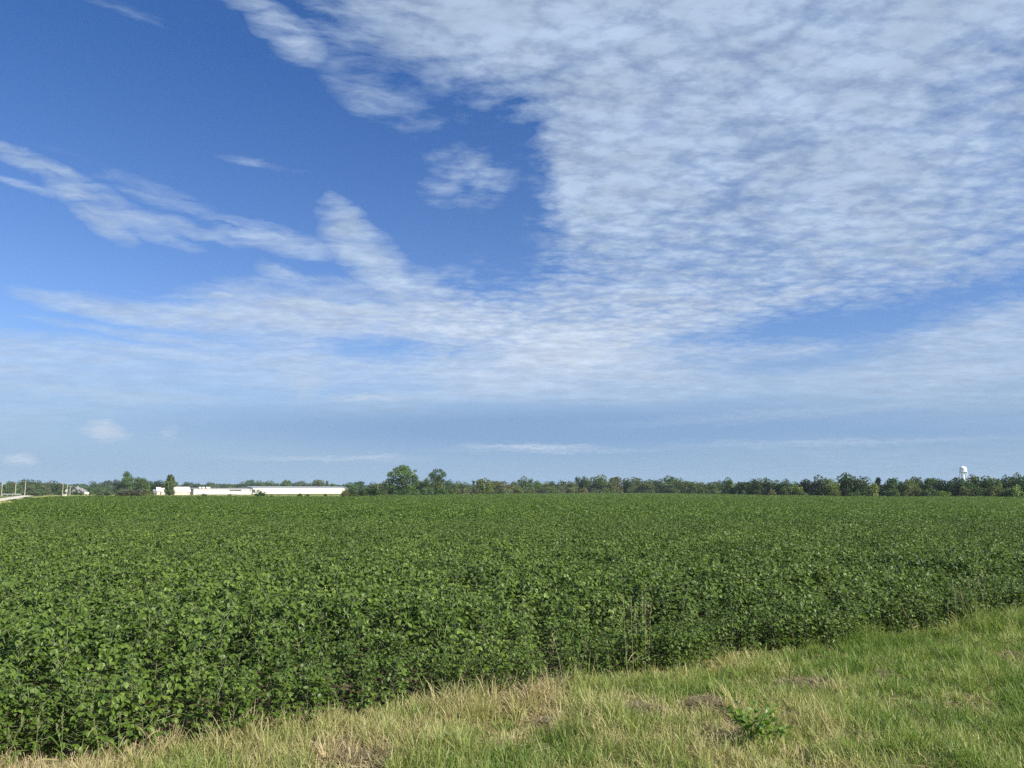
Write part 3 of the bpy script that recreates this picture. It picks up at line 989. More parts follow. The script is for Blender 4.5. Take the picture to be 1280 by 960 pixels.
# photo x, photo y of the top, width in photo pixels, kind, colour, distance behind the field's far edge (or absolute if > 450), optional own label
T_ = [
 # ---- far left, beyond the gravel road
 (-8, 601.5, 16, 'round', 'mid', 480), (8, 602, 13, 'round', 'mid', 490), (16, 603, 11, 'round', 'grey', 470), (26, 601.5, 14, 'round', 'mid', 500), (34, 599.8, 14, 'round', 'dark', 510),
 (42, 600.2, 13, 'round', 'dark', 500), (50, 601, 12, 'round', 'blue', 520), (57, 603.5, 11, 'round', 'grey', 470), (38, 606, 14, 'round', 'grey', 455), (21, 607, 12, 'round', 'grey', 452),
 (68, 601.3, 20, 'round', 'dark', 452, 'dense dark rounded tree just left of the pale pole pair'), (78, 604.5, 11, 'round', 'mid', 456), (92, 609.5, 9, 'round', 'dark', 456),
 (100, 607, 9, 'round', 'blue', 900), (109, 608, 9, 'round', 'blue', 900), (118, 602, 15, 'round', 'blue', 700), (126, 603.5, 12, 'round', 'blue', 720), (115, 608.5, 12, 'round', 'mid', 560),
 (125, 609, 13, 'round', 'mid', 540), (137, 601, 17, 'round', 'blue', 760), (135, 607.5, 13, 'round', 'grey', 600), (147, 600, 14, 'round', 'blue', 720),
 (157, 590, 16, 'spread', 'mid', 452, 'tall pale trunked tree rising above the brownish scrub'), (169, 597, 15, 'round', 'mid', 456), (180, 598.3, 13, 'round', 'mid', 454),
 (150, 605, 12, 'round', 'mid', 454), (188, 602, 12, 'round', 'dark', 470), (196, 601, 15, 'round', 'deep', 460), (205, 602, 11, 'round', 'mid', 600),
 (212, 594, 11, 'column', 'mid', 300.5, 'tall narrow pale trunked tree beside the cream shed'), (219, 602, 9, 'round', 'mid', 640), (234, 603, 15, 'round', 'blue', 760), (245, 604.3, 11, 'round', 'deep', 700),
 (253, 606, 9, 'round', 'blue', 800), (263, 603.2, 11, 'round', 'mid', 720), (270, 606, 9, 'round', 'grey', 720), (279, 605, 9, 'round', 'blue', 800), (287, 605.4, 11, 'round', 'mid', 800),
 (294, 606, 9, 'round', 'blue', 820), (302, 602.3, 13, 'round', 'grey', 740), (314, 600.3, 13, 'round', 'blue', 740), (323, 601.2, 12, 'round', 'grey', 760), (336, 601.6, 17, 'round', 'mid', 740),
 (354, 600.4, 18, 'round', 'mid', 720), (368, 603, 10, 'round', 'blue', 780), (379, 601.8, 15, 'round', 'grey', 730), (396, 600, 16, 'round', 'grey', 720), (408, 601.2, 9, 'ragged', 'grey', 720),
 (416, 604.5, 6, 'column', 'mid', 740), (428, 605.5, 8, 'round', 'blue', 800), (440, 603.5, 15, 'round', 'mid', 640), (449, 602, 15, 'round', 'blue', 660),
 # ---- centre
 (466, 603.6, 15, 'round', 'grey', 420), (479, 602, 15, 'round', 'mid', 430), (490, 605, 12, 'round', 'grey', 400),
 (502.5, 582, 39, 'big', 'mid', 34, 'tallest spreading tree standing above the low bushes'),
 (522, 600, 15, 'round', 'grey', 60), (534, 598, 14, 'round', 'grey', 55),
 (546, 586.8, 22, 'thin', 'dark', 40, 'ragged thin crowned tree with sky showing through its top'), (546, 602, 20, 'round', 'mid', 34),
 (560, 600.5, 12, 'round', 'blue', 110), (568, 604, 16, 'round', 'grey', 50), (574, 601.8, 14, 'round', 'blue', 120), (584, 603, 14, 'round', 'grey', 60), (592, 601, 12, 'ragged', 'grey', 40),
 (604, 598.6, 20, 'round', 'olive', 25, 'broad olive tree with a flat rounded top'), (616, 601.5, 15, 'round', 'olive', 30), (626, 602, 15, 'round', 'rust', 28), (636, 603.5, 14, 'round', 'rust', 35), (643, 602.3, 12, 'round', 'olive', 60),
 (653, 596, 14, 'round', 'grey', 22), (661, 599.2, 12, 'round', 'mid', 25), (671, 601.6, 15, 'round', 'mid', 20), (682, 602.3, 15, 'round', 'olive', 18), (693, 602, 14, 'round', 'blue', 40),
 (704, 601.4, 14, 'round', 'grey', 22), (715, 602, 14, 'round', 'olive', 14), (724.5, 597, 12, 'round', 'deep', 30), (733, 596.2, 13, 'round', 'mid', 26), (737, 605, 9, 'round', 'blue', 12),
 (750, 594.6, 22, 'round', 'mid', 12), (763, 598, 14, 'round', 'olive', 14), (770, 596.5, 16, 'round', 'rust', 16), (783, 598.5, 14, 'round', 'dark', 24), (796, 597.2, 16, 'round', 'olive', 18),
 (809, 600, 18, 'round', 'mid', 10), (818, 600.5, 11, 'round', 'dark', 30), (825, 599, 11, 'round', 'blue', 26), (838, 595.8, 19, 'round', 'mid', 20), (849, 598.5, 14, 'round', 'olive', 16),
 # ---- right
 (834, 603.5, 15, 'round', 'pale', 10), (858, 601.5, 14, 'round', 'olive', 12), (868, 602.3, 15, 'round', 'mid', 12), (879, 603.2, 15, 'round', 'olive', 14), (891, 602.8, 15, 'round', 'mid', 14), (898, 601.2, 11, 'round', 'blue', 40),
 (909, 597.3, 13, 'round', 'dark', 12), (913.5, 600.5, 8, 'column', 'bright', 5, 'bright yellow green slender tree against a dark crown'), (922, 602.8, 12, 'round', 'deep', 14), (931, 602.6, 14, 'round', 'dark', 12),
 (942, 599.6, 15, 'round', 'dark', 13), (949, 598.3, 13, 'round', 'mid', 18), (962, 598.3, 19, 'round', 'grey', 12), (975, 600.6, 14, 'round', 'mid', 12), (986, 599.8, 15, 'round', 'grey', 13),
 (995, 603.5, 10, 'round', 'deep', 18), (1007, 599.8, 18, 'round', 'deep', 13), (1018, 602.5, 12, 'round', 'blue', 12), (1027, 594.8, 19, 'round', 'dark', 14), (1039, 599, 19, 'round', 'bright', 8),
 (1049, 599.5, 13, 'round', 'deep', 14), (1064, 592.6, 27, 'round', 'dark', 13, 'big dark domed tree rising above its neighbours'), (1078, 597, 20, 'round', 'dark', 12),
 (1090, 604, 13, 'round', 'yellow', 5, 'small yellowish tree in front of dark trees'), (1098, 597.5, 8, 'column', 'deep', 24), (1110, 599, 18, 'round', 'dark', 12), (1122, 598.3, 15, 'round', 'mid', 14), (1132, 600, 15, 'round', 'olive', 12),
 (1141, 599.5, 13, 'round', 'mid', 15), (1147, 596.8, 15, 'round', 'mid', 20), (1158, 599, 14, 'round', 'dark', 13), (1167, 598, 14, 'round', 'mid', 18), (1178, 599.6, 18, 'round', 'blue', 14), (1189, 600.5, 14, 'round', 'dark', 13),
 (1198, 597.8, 17, 'round', 'dark', 14), (1209, 599.8, 15, 'round', 'mid', 12), (1220, 594.8, 19, 'round', 'olive', 14), (1234, 596, 17, 'round', 'mid', 14), (1246, 599, 15, 'round', 'mid', 12), (1254, 599.5, 12, 'round', 'dark', 16),
 (1262, 595.5, 15, 'round', 'dark', 15), (1270, 591.8, 13, 'round', 'dark', 20), (1279, 596, 15, 'round', 'mid', 13), (1291, 594, 18, 'round', 'dark', 14), (1304, 597, 18, 'round', 'mid', 14),
 # ---- shrubs along the field's far edge
 (155, 611, 16, 'shrub', 'brown', 310), (166, 611.5, 15, 'shrub', 'brown', 308), (176, 611, 14, 'shrub', 'brown', 309), (185, 612, 12, 'shrub', 'olive', 309), (130, 613, 18, 'shrub', 'grey', 330),
 (255.5, 616.6, 6, 'shrub', 'dark', 4), (287, 617.3, 5, 'shrub', 'olive', 4), (324, 612.6, 15, 'shrub', 'dark', 3, 'lone round dark bush standing before the white warehouse'),
 (375.5, 616.8, 8, 'shrub', 'dark', 4), (384, 617.6, 4, 'shrub', 'dark', 4), (407, 617.4, 5, 'shrub', 'dark', 4), (340, 618.2, 5, 'shrub', 'olive', 3),
 (431.5, 612.4, 10, 'shrub', 'rust', 6, 'reddish brown bush at the end of the warehouse'), (440, 610.8, 13, 'shrub', 'dark', 4), (453, 610.5, 11, 'shrub', 'dark', 6), (465, 609, 19, 'shrub', 'dark', 5, 'wide dark rounded bush right of the warehouse end'),
 (481, 616.2, 8, 'shrub', 'mid', 3), (491, 616.5, 6, 'shrub', 'pale', 3), (503, 611.5, 16, 'shrub', 'dark', 6), (521, 616, 10, 'shrub', 'mid', 3), (534, 609, 14, 'shrub', 'grey', 8), (552, 610, 16, 'shrub', 'mid', 8), (566, 611, 14, 'shrub', 'olive', 9),
 (578, 609.5, 15, 'shrub', 'pale', 8), (590, 609, 14, 'shrub', 'grey', 9), (632, 610, 16, 'shrub', 'pale', 10), (648, 607.5, 14, 'shrub', 'olive', 9), (663, 610, 14, 'shrub', 'pale', 9), (676, 609, 16, 'shrub', 'grey', 9),
 (690, 608, 16, 'shrub', 'olive', 9), (703, 608.5, 15, 'shrub', 'pale', 9), (717, 609, 14, 'shrub', 'rust', 9), (729.5, 609.3, 10, 'shrub', 'yellow', 5, 'yellow tan bush at the foot of the treeline'), (742, 611, 12, 'shrub', 'grey', 7),
 (793, 608, 15, 'shrub', 'bright', 6), (828, 608.5, 12, 'shrub', 'pale', 6), (842, 609, 13, 'shrub', 'mid', 6), (865, 611, 12, 'shrub', 'pale', 6), (889, 611.5, 12, 'shrub', 'grey', 6),
 (964, 612.5, 10, 'shrub', 'pale', 5), (983, 608, 13, 'shrub', 'mid', 6), (997, 606.8, 13, 'shrub', 'bright', 6), (1005, 614.5, 9, 'shrub', 'grey', 4), (1069, 613.8, 13, 'shrub', 'mid', 4, 'low mid green shrub under the big dark domed tree'),
 (1044, 613, 10, 'shrub', 'olive', 5), (1115, 611, 14, 'shrub', 'mid', 6), (1143, 610.5, 14, 'shrub', 'olive', 6), (1163, 611, 14, 'shrub', 'grey', 6), (1179, 614, 14, 'shrub', 'bright', 4, 'low light green mound at the field edge left of water tower'),
 (1208, 608.5, 15, 'shrub', 'olive', 6), (1224, 609, 14, 'shrub', 'mid', 6), (1241, 606.5, 14, 'shrub', 'olive', 6), (1258, 611, 14, 'shrub', 'mid', 6), (1272, 607.5, 15, 'shrub', 'bright', 6),
 (94.5, 613.5, 7, 'shrub', 'dark', 405), (101.5, 614.8, 5, 'shrub', 'mid', 402), (105, 615.5, 4, 'shrub', 'grey', 400), (112.5, 613.5, 8, 'shrub', 'mid', 395), (74, 612.5, 10, 'shrub', 'mid', 420), (47, 612, 14, 'shrub', 'grey', 420), (12, 613, 12, 'shrub', 'mid', 430),
 (33.5, 623.6, 6, 'shrub', 'dark', 205.5, 'small dark bush on the grass beside the gravel road'),
]


def label_for(i):
    px, kind, colr = T_[i][0], T_[i][3], T_[i][4]
    if len(T_[i]) > 6: return T_[i][6]
    lx, ln = min(LAND, key=lambda q: abs(q[0] - px) if abs(q[0] - px) > 0.5 else 999)
    side = 'right' if px > lx else 'left'
    fam = [j for j in range(len(T_)) if (T_[j][3] == 'shrub') == (kind == 'shrub') and T_[j][4] == colr and (T_[j][0] - lx) * (px - lx) > 0 and len(T_[j]) < 7]
    k = sorted(fam, key=lambda j: abs(T_[j][0] - lx)).index(i)
    noun = 'shrub' if kind == 'shrub' else {'round': 'rounded tree', 'ragged': 'sparse tree', 'big': 'tree', 'thin': 'tree', 'column': 'narrow tree', 'spread': 'tree'}[kind]
    return f'{ORD[min(k, 9)]} {NAME[colr]} {noun} to the {side} of {ln}'


def place_tree(i):
    px, top, wpx, kind, colr, dd = T_[i][:6]
    d = dd if dd >= 205 and px < 495 else float(far_edge(px)) + dd
    if px < 60 and dd > 400: d = dd - 60
    x, y = at(px, d)
    w = wpx / 969.5 * d; h = max(height(top, d), 0.7)
    w = max(w, .6)
    if kind == 'round': w *= 1.12
    if kind == 'shrub': w *= 1.15
    if kind == 'column': w *= 1.15
    if kind in ('spread', 'ragged', 'big', 'thin'): w *= 1.04
    rz = random.uniform(0, 6.283) if kind not in ('big', 'thin') else 0.0
    sclv = (w, w * random.uniform(.9, 1.1), h)
    col = [c * random.uniform(.88, 1.12) for c in C[colr]]
    cm = random.choice(CROWN[kind])
    if kind == 'shrub':
        o = link('shrub', None if False else cm, [], loc=(x, y, 0)); o.rotation_euler = (0, 0, rz); o.scale = sclv
        o.color = (*col, 1)
        return tag(o, label_for(i), 'shrub', 'shrubs along the far edge of the field')
    r = empty({'big': 'cottonwood_tree', 'thin': 'ragged_tree', 'round': 'broadleaf_tree', 'spread': 'cottonwood_tree', 'ragged': 'ragged_tree', 'column': 'slender_tree'}[kind], (x, y, 0), label_for(i), 'tree',
              'trees of the far treeline', rz)
    c = link('crown', cm, [], r); c.scale = sclv; c.color = (*col, 1)
    t = link('trunk', random.choice(TRUNK[dict(big='spread', thin='ragged').get(kind, kind)]), [], r); ts = min(max(h, w), w * 1.4)
    t.scale = (ts, ts, h)
    return r


for i in range(len(T_)): place_tree(i)

# a far-off wood behind it all, and coarse grass along the field's far edge: single masses nobody could count
n = 26000
px = rng.uniform(-140, 1420, n); d = rng.uniform(820, 1150, n)
topy = 606.8 + 1.6 * (vnoise(px + 300, px * 0 + 2, 0.05, 91) - .5) * 2 + 1.4 * (vnoise(px + 300, px * 0 + 5, 0.21, 92) - .5) * 2
hh = (613.5 - topy) / 975 * d + CAM_H
z = hh * np.sqrt(rng.random(n)); x = (px - 640) / 969.5 * d; y = d
P = np.stack([x, y, z], -1); nr = rng.normal(0, 1, (n, 3)); nr[:, 1] -= .5; nr /= np.linalg.norm(nr, axis=1, keepdims=True)
u = np.cross(nr, rng.normal(0, 1, (n, 3))); u /= np.linalg.norm(u, axis=1, keepdims=True); w = np.cross(nr, u); s = rng.uniform(.8, 2.0, n)[:, None]
V = np.stack([P - u * s, P - w * s * .6, P + u * s, P + w * s * .7], 1).reshape(-1, 3)
fw = link('far_wood', mesh_np('far_wood', V, [np.arange(n)[:, None] * 4 + np.array([[0, 1, 2, 3]])], attrs={'tint': np.repeat(rng.random(n), 4)}), M_CROWN)
fw.color = (*C['blue'], 1)  # distance haze tinted into the leaf colour of the wood
tag(fw, 'far-off wood closing the horizon behind the treeline', 'woods', kind='stuff')

n = 26000
px = rng.uniform(-60, 1360, n)
band = rng.random(n)
d = far_edge(px) + rng.uniform(0.0, 9, n) + np.where(px < 480, rng.uniform(0, 150, n), 0)
x = (px - 640) / 969.5 * d; y = d
k = x > -57 - (y - 91) * 69 / 125.0
x2 = rng.uniform(0, 1, 9000)                                           # verge between the field and the gravel road
yy = 90 + 260 * rng.random(9000) ** .8; xx = -60 - (yy - 91) * 69 / 125.0 - rng.uniform(.5, 8.0, 9000)
x, y = np.concatenate([x[k], xx]), np.concatenate([y[k], yy]); n = len(x)
hgt = rng.uniform(.15, .5, n); hgt[-len(xx):] *= .5; a = rng.uniform(0, 6.283, n); wd = rng.uniform(.10, .28, n)
ex, ey = np.cos(a) * wd, np.sin(a) * wd; lx, ly = rng.normal(0, .15, n), rng.normal(0, .15, n)
V = np.stack([np.stack([x - ex, y - ey, np.zeros(n)], -1), np.stack([x + ex, y + ey, np.zeros(n)], -1),
              np.stack([x + ex * .6 + lx, y + ey * .6 + ly, hgt], -1), np.stack([x - ex * .3 + lx, y - ey * .3 + ly, hgt * .8], -1)], 1).reshape(-1, 3)
fg = link('field_edge_grass', mesh_np('field_edge_grass', V, [np.arange(n)[:, None] * 4 + np.array([[0, 1, 2, 3]])],
          attrs={'tint': np.repeat(np.clip(rng.normal(.48, .22, n), 0, 1), 4)}), M_GRASS)
tag(fg, 'rough grass along the far edge of the field', 'grass', kind='stuff')

# ---------------------------------------------------------------- buildings, poles, tower, masts
def painted(name, col, rough=0.55, spec=0.3, ribs=None, dirt=0.12):
    m, N = new_mat(name)
    geo = N.new('ShaderNodeNewGeometry'); P = geo.outputs['Position']
    f = N.noise(N.vm('MULTIPLY', P, (1, 1, .35)), 0.6, 4, 0.65)
    c = N.mix(N.rng(f, .35, .8, 0, dirt * 2), col, tuple(k * .62 for k in col))
    finish(N, principled(N, c, rough, spec))
    return m


M_WHITE = painted('white_painted_metal', (.62, .60, .53))
M_CREAM = painted('cream_painted_metal', (.58, .48, .39))
M_PINK = painted('pale_sheet_roof', (.58, .52, .49))
M_RED = painted('red_trim', (.40, .20, .16))
M_ROOF = painted('grey_metal_roof', (.30, .31, .32), rough=.45)
M_DARK = painted('dark_glazing', (.022, .025, .03), rough=.2, spec=.5)
M_GREYWALL = painted('weathered_siding', (.40, .375, .33))
M_SHINGLE = painted('grey_shingle', (.20, .195, .19), rough=.85)
M_WOOD = painted('weathered_pole_wood', (.40, .36, .30), rough=.85, dirt=.3)
M_STEEL = painted('galvanised_steel', (.42, .43, .44), rough=.45)
M_TANKW = painted('tower_white_paint', (.82, .83, .84), rough=.4)
M_MAST = painted('mast_paint', (.55, .50, .50))
M_CER = painted('insulator_ceramic', (.30, .27, .25), rough=.3)
M_BLUE = painted('faded_blue_paint', (.20, .24, .27))


def shed(name, p, q, depth, eave, ridge, label, wm, rm, trim=None):
    """gabled metal shed whose long wall runs from p to q (left to right in view); returns root and a local frame"""
    p, q = np.array(p), np.array(q); v = q - p; L = float(np.hypot(*v)); rz = math.atan2(v[1], v[0])
    r = empty(name, (p[0], p[1], 0), label, 'building', None, rz)
    b = MB()      # walls with gable ends, long side along local +x, depth along +y
    b.poly([(0, 0, 0), (L, 0, 0), (L, depth, 0), (0, depth, 0), (0, 0, eave), (L, 0, eave), (L, depth, eave), (0, depth, eave), (0, depth / 2, ridge), (L, depth / 2, ridge)],
           [(0, 1, 5, 4), (2, 3, 7, 6), (1, 2, 6, 9, 5), (3, 0, 4, 8, 7)])
    b.build('wall', wm, r)
    t, o, g = .12, .35, .25
    k = (ridge - eave) / (depth / 2)
    rb = MB()
    for s in (0, 1):
        y0, y1 = (-o, depth / 2) if s == 0 else (depth + o, depth / 2)
        z0 = eave - o * k + .02; z1 = ridge + .02
        pts = [(-g, y0, z0), (L + g, y0, z0), (L + g, y1, z1), (-g, y1, z1)]
        rb.poly(pts + [(a, c, d + t) for a, c, d in pts], [(0, 1, 2, 3), (4, 5, 6, 7), (0, 1, 5, 4), (2, 3, 7, 6), (0, 3, 7, 4), (1, 2, 6, 5)])
    roof = rb.build('roof', rm, r)
    if trim is not None: MB().box((L / 2, -.06, eave - .25), (L, .08, .34)).build('trim_band', trim, r)
    return r, L, roof


# the long white warehouse, in two ranges
wa0, wa1 = at(242, 470), at(314.5, 500)
sa, LA, roofa = shed('warehouse', wa0, wa1, 16, height(611.2, 470), height(611.2, 470) + .55, 'low white warehouse range with a dark band of windows', M_WHITE, M_ROOF)
k = LA / 72.5
wb = MB().box((51.5 * k, -.04, 2.55), (15.5 * k, .07, .78)).build('window_band', M_DARK, sa)
fr = MB()
for z in (2.12, 2.98): fr.box((51.5 * k, -.07, z), (15.9 * k, .10, .07))
for j in range(9): fr.box(((43.75 + j * 15.5 / 8) * k, -.075, 2.55), (.09, .09, .78))
fr.build('frame', M_WHITE, wb)
MB().box((70.6 * k, -.05, 2.35), (1.3 * k, .08, .95)).build('loading_door', M_DARK, sa)
for j, u in enumerate((8.6, 13.6, 17.2, 20.4)):
    MB().box((u * k, 1.6 + j % 2, height(611.2, 470) + .75), (1.5, 1.4, .8)).box((u * k, 1.6 + j % 2, height(611.2, 470) + 1.2), (1.1, 1.0, .16)).build('roof_vent', M_WHITE, roofa)
MB().box((28 * k, -.03, .25), (50 * k, .06, .3)).build('base_strip', M_GREYWALL, sa)
wb0, wb1 = at(316, 585), at(437.5, 640)
sb, LB, roofb = shed('warehouse', wb0, wb1, 24, height(609.6, 600), height(609.6, 600) + .95, 'longer white warehouse range with a grey roof line, beside the bushes', M_WHITE, M_ROOF)
MB().box((.9, -.05, 2.1), (1.5, .08, 2.4)).build('door', M_DARK, sb)
MB().box((2.7, -.30, height(609.6, 600) - .6), (.22, .16, .5)).build('wall_lamp', M_STEEL, sb)
MB().tube([(LB - .3, -.12, .1), (LB - .3, -.12, height(609.6, 600) - .3)], [.09, .09], 8).build('downpipe', M_WHITE, sb)
# cream shed with the red trim
c0, c1 = at(217.8, 440), at(237.8, 446)
se, LC, roofc = shed('metal_shed', c0, c1, 4, height(613.8, 440), height(608.8, 440), 'cream metal shed with red trim under its pale roof', M_CREAM, M_PINK, M_RED)
MB().box((LC * .62, -.05, 1.0), (2.2, .07, 1.9)).build('sliding_door', M_PINK, se)
MB().box((LC - .6, -.10, 1.05), (.12, .12, 2.0)).build('corner_post', M_RED, se)
# twin-gabled small building half behind the narrow tree
d0, d1 = at(196, 446), at(200.6, 447)
sd2, LD, _ = shed('gabled_barn', d0, d1, 3.5, 2.3, height(609.3, 446), 'pinkish gabled barn half hidden behind the narrow tree', M_CREAM, M_PINK, M_RED)
MB().box((LD * .5, -.05, .9), (1.2, .07, 1.7)).build('door', M_PINK, sd2)
d0, d1 = at(201.6, 452), at(206.2, 453)
sd3, LD, _ = shed('gabled_barn', d0, d1, 3.5, 2.1, height(610.2, 452), 'second lower pinkish barn next to the narrow tree', M_CREAM, M_PINK, M_RED)
MB().box((LD * .5, -.05, .9), (1.1, .07, 1.6)).build('door', M_PINK, sd3)
# blue-grey bin beside the barns
bx, by = at(192.6, 445)
bi = empty('feed_bin', (bx, by, 0), 'small blue grey upright bin beside the pinkish barns', 'bin')
MB().lathe([(.55, .55), (.85, 1.1), (.85, 2.7), (.3, 3.2), (.001, 3.25)], (0, 0, 0), 14).build('hopper', M_BLUE, bi)
for a in range(4): MB().tube([(.7 * math.cos(a * 1.571), .7 * math.sin(a * 1.571), 0), (.75 * math.cos(a * 1.571), .75 * math.sin(a * 1.571), 1.15)], [.05, .05], 6).build('leg', M_STEEL, bi)
bx, by = at(188, 444)
MBc = MB().box((0, 0, .55), (1.5, 1.1, 1.1)).box((0, 0, 1.13), (1.62, 1.22, .07))
tag(MBc.build('utility_box', M_WHITE, None, (bx, by, 0)), 'small white box at the foot of the trees by the barns', 'box')

# houses far left
def house(px0, px1, dist, eave_y, ridge_y, label, wm):
    a, b = at(px0, dist), at(px1, dist + 3)
    r, L, rf = shed('house', a, b, 4.5, height(eave_y, dist), height(ridge_y, dist), label, wm, M_SHINGLE)
    for u in (.25, .7):
        w = MB().box((L * u, -.05, 1.5), (.9, .08, 1.1)).build('window', M_DARK, r)
        MB().box((L * u, -.08, 2.08), (1.1, .1, .08)).box((L * u, -.08, .92), (1.1, .12, .08)).build('frame', M_WHITE, w)
    dr = MB().box((L * .48, -.05, 1.02), (.95, .08, 2.0)).build('door', M_GREYWALL, r)
    MB().box((L * .7, 2.7, height(ridge_y, dist) + .1), (.6, .6, 1.2)).build('chimney', M_GREYWALL, rf)
    return r


house(98, 103.4, 430, 613.6, 609.2, 'grey roofed house with pale walls, the taller of two', M_GREYWALL)
house(103.8, 109.5, 410, 614.8, 611.8, 'lower white walled house beside the taller grey roofed one', M_WHITE)

# white tank and small white objects at the field corner
tx, ty = at(108.3, 330)
tk = empty('storage_tank', (tx, ty, 0), 'rounded white tank in front of the small houses', 'tank', None, .4)
MB().lathe([(.001, -1.0), (.38, -.92), (.58, -.7), (.58, .7), (.38, .92), (.001, 1.0)], (0, 0, 0), 20).build('shell', M_WHITE, tk, smooth=True)
tk.children[0].rotation_euler = (0, PI / 2, 0); tk.children[0].location = (0, 0, 1.15)
for s in (-.55, .55): MB().box((s, 0, .3), (.2, .9, .6)).build('saddle', M_STEEL, tk)
MB().lathe([(.16, 0), (.16, .16), (.001, .2)], (0, 0, 1.71), 12).build('cap', M_STEEL, tk)
ux, uy = at(81, 332)
tag(MB().box((0, 0, .4), (1.2, .8, .8)).box((0, 0, .83), (1.3, .9, .07)).build('utility_box', M_WHITE, None, (ux, uy, 0)), 'low white box left of the pole with a white case', 'box')


def pole(px, top, dist, label, arm=True, case=False, base=0.0):
    x, y = at(px, dist); h = height(top, dist)
    r = empty('utility_pole', (x, y, base), label, 'utility pole', 'wooden utility poles along the gravel road', random.uniform(-.3, .5))
    MB().tube([(0, 0, -.1), (random.uniform(-.03, .03), 0, h * .5), (random.uniform(-.08, .08), 0, h)], [.17, .15, .11], 10).build('shaft', M_WOOD, r)
    if arm:
        c = MB().box((0, -.2, h - .45), (1.9, .11, .13)).build('crossarm', M_WOOD, r)
        for s in (-.85, -.35, .35, .85): MB().lathe([(.05, 0), (.07, .08), (.04, .2), (.001, .22)], (s, -.2, h - .385), 8).build('insulator', M_CER, c)
    if case:
        MB().box((0, -.34, 2.3), (.75, .34, 1.15)).build('meter_case', M_WHITE, r)
    return r


pole(2.2, 601, 345, 'pale wooden utility pole at the very left edge of the view')
pole(19.2, 602, 352, 'pale wooden utility pole midway along the white gravel road')
pole(31.2, 601, 356, 'pale wooden utility pole at the far end of the gravel road')
pole(78.4, 603.5, 395, 'pale pole half hidden by the dense dark tree')
pole(83.6, 606, 340, 'short pole with a white case on it', arm=False, case=True)
pole(87.6, 607, 362, 'thin bare pole just right of the pole with white case')

# low steel barrier beyond the road
ga, gb = np.array(at(3, 350)), np.array(at(27, 352)); gv = gb - ga; GL = float(np.hypot(*gv))
gr = empty('guard_rail', (ga[0], ga[1], 0), 'low pale guard rail behind the gravel road below the poles', 'guard rail', None, math.atan2(gv[1], gv[0]))
MB().poly([(0, 0, .55), (0, -.08, .66), (0, 0, .74), (0, -.08, .84), (0, 0, .95), (GL, 0, .55), (GL, -.08, .66), (GL, 0, .74), (GL, -.08, .84), (GL, 0, .95)],
          [(0, 1, 6, 5), (1, 2, 7, 6), (2, 3, 8, 7), (3, 4, 9, 8)]).build('rail', M_STEEL, gr)
for j in range(int(GL / 2.0) + 1): MB().box((j * 2.0 + .1, .1, .42), (.14, .14, .86)).build('post', M_WOOD, gr)

# the water tower: a tank on legs about a central riser
WD = 900.0
wx, wy = at(1206, WD); WH = height(582.8, WD)
tw = empty('water_tower', (wx, wy, 0), 'white water tower on legs rising above the treeline', 'water tower', None, .35)
zt = WH - 8.6
MB().lathe([(.001, 0), (1.6, .1), (3.0, .9), (3.7, 2.0), (3.75, 6.2), (3.3, 7.2), (2.0, 8.1), (.5, 8.45), (.001, 8.5)], (0, 0, zt), 32).build('tank', M_TANKW, tw, smooth=True)
wr = MB().lathe([(3.72, 2.05), (4.55, 2.05), (4.55, 2.2), (3.72, 2.2)], (0, 0, zt), 32).build('walkway', M_TANKW, tw)
rl = MB()
rl.lathe([(4.5, 3.2), (4.55, 3.2), (4.55, 3.28), (4.5, 3.28), (4.5, 3.2)], (0, 0, zt), 32)
for a in range(16): rl.tube([(4.5 * math.cos(a * .3927), 4.5 * math.sin(a * .3927), zt + 2.2), (4.5 * math.cos(a * .3927), 4.5 * math.sin(a * .3927), zt + 3.25)], [.04, .04], 6)
rl.build('railing', M_TANKW, wr)
MB().lathe([(1.15, 0), (1.0, 3), (1.0, zt + .3)], (0, 0, 0), 20).build('riser', M_TANKW, tw, smooth=True)
for a in range(5):
    c, s = math.cos(a * 1.2566), math.sin(a * 1.2566)
    MB().tube([(5.4 * c, 5.4 * s, 0), (3.75 * c, 3.75 * s, zt + 2.6)], [.42, .38], 10).build('leg', M_TANKW, tw)
br = MB()
for lev in (.35, .68):
    rr = 5.4 - (5.4 - 3.75) * lev * zt / (zt + 2.6); z = lev * zt
    for a in range(5):
        p = [(rr * math.cos((a + e) * 1.2566), rr * math.sin((a + e) * 1.2566), z) for e in (0, 1)]
        br.tube(p, [.14, .14], 6)
br.build('bracing', M_TANKW, tw)
MB().lathe([(.35, 0), (.35, .5), (.001, .7)], (0, 0, zt + 8.45), 12).build('roof_vent', M_TANKW, tw)
MB().tube([(0, 0, zt + 8.9), (0, 0, zt + 10.6)], [.06, .04], 6).build('antenna', M_STEEL, tw)


def mast(px, top, dist, label, m, wid):
    x, y = at(px, dist); h = height(top, dist)
    r = empty('radio_mast', (x, y, 0), label, 'radio mast', None, .2)
    b = MB()
    for a in range(3):
        c, s = math.cos(a * 2.094) * wid, math.sin(a * 2.094) * wid
        b.tube([(c, s, 0), (c * .8, s * .8, h)], [.13, .10], 6)
    k = 0.0
    while k < h - 1.4:
        for a in range(3):
            e = (a + 1) % 3
            b.tube([(math.cos(a * 2.094) * wid, math.sin(a * 2.094) * wid, k), (math.cos(e * 2.094) * wid, math.sin(e * 2.094) * wid, k + 1.3)], [.05, .05], 4)
        k += 1.4
    b.build('lattice', m, r)
    for z in (h - 2.2, h - 4.0):
        MB().box((0, -wid - .18, z), (.35, .2, 1.0)).build('antenna_panel', m, r)
    MB().tube([(0, 0, h), (0, 0, h + 2.5)], [.06, .04], 6).build('antenna', m, r)


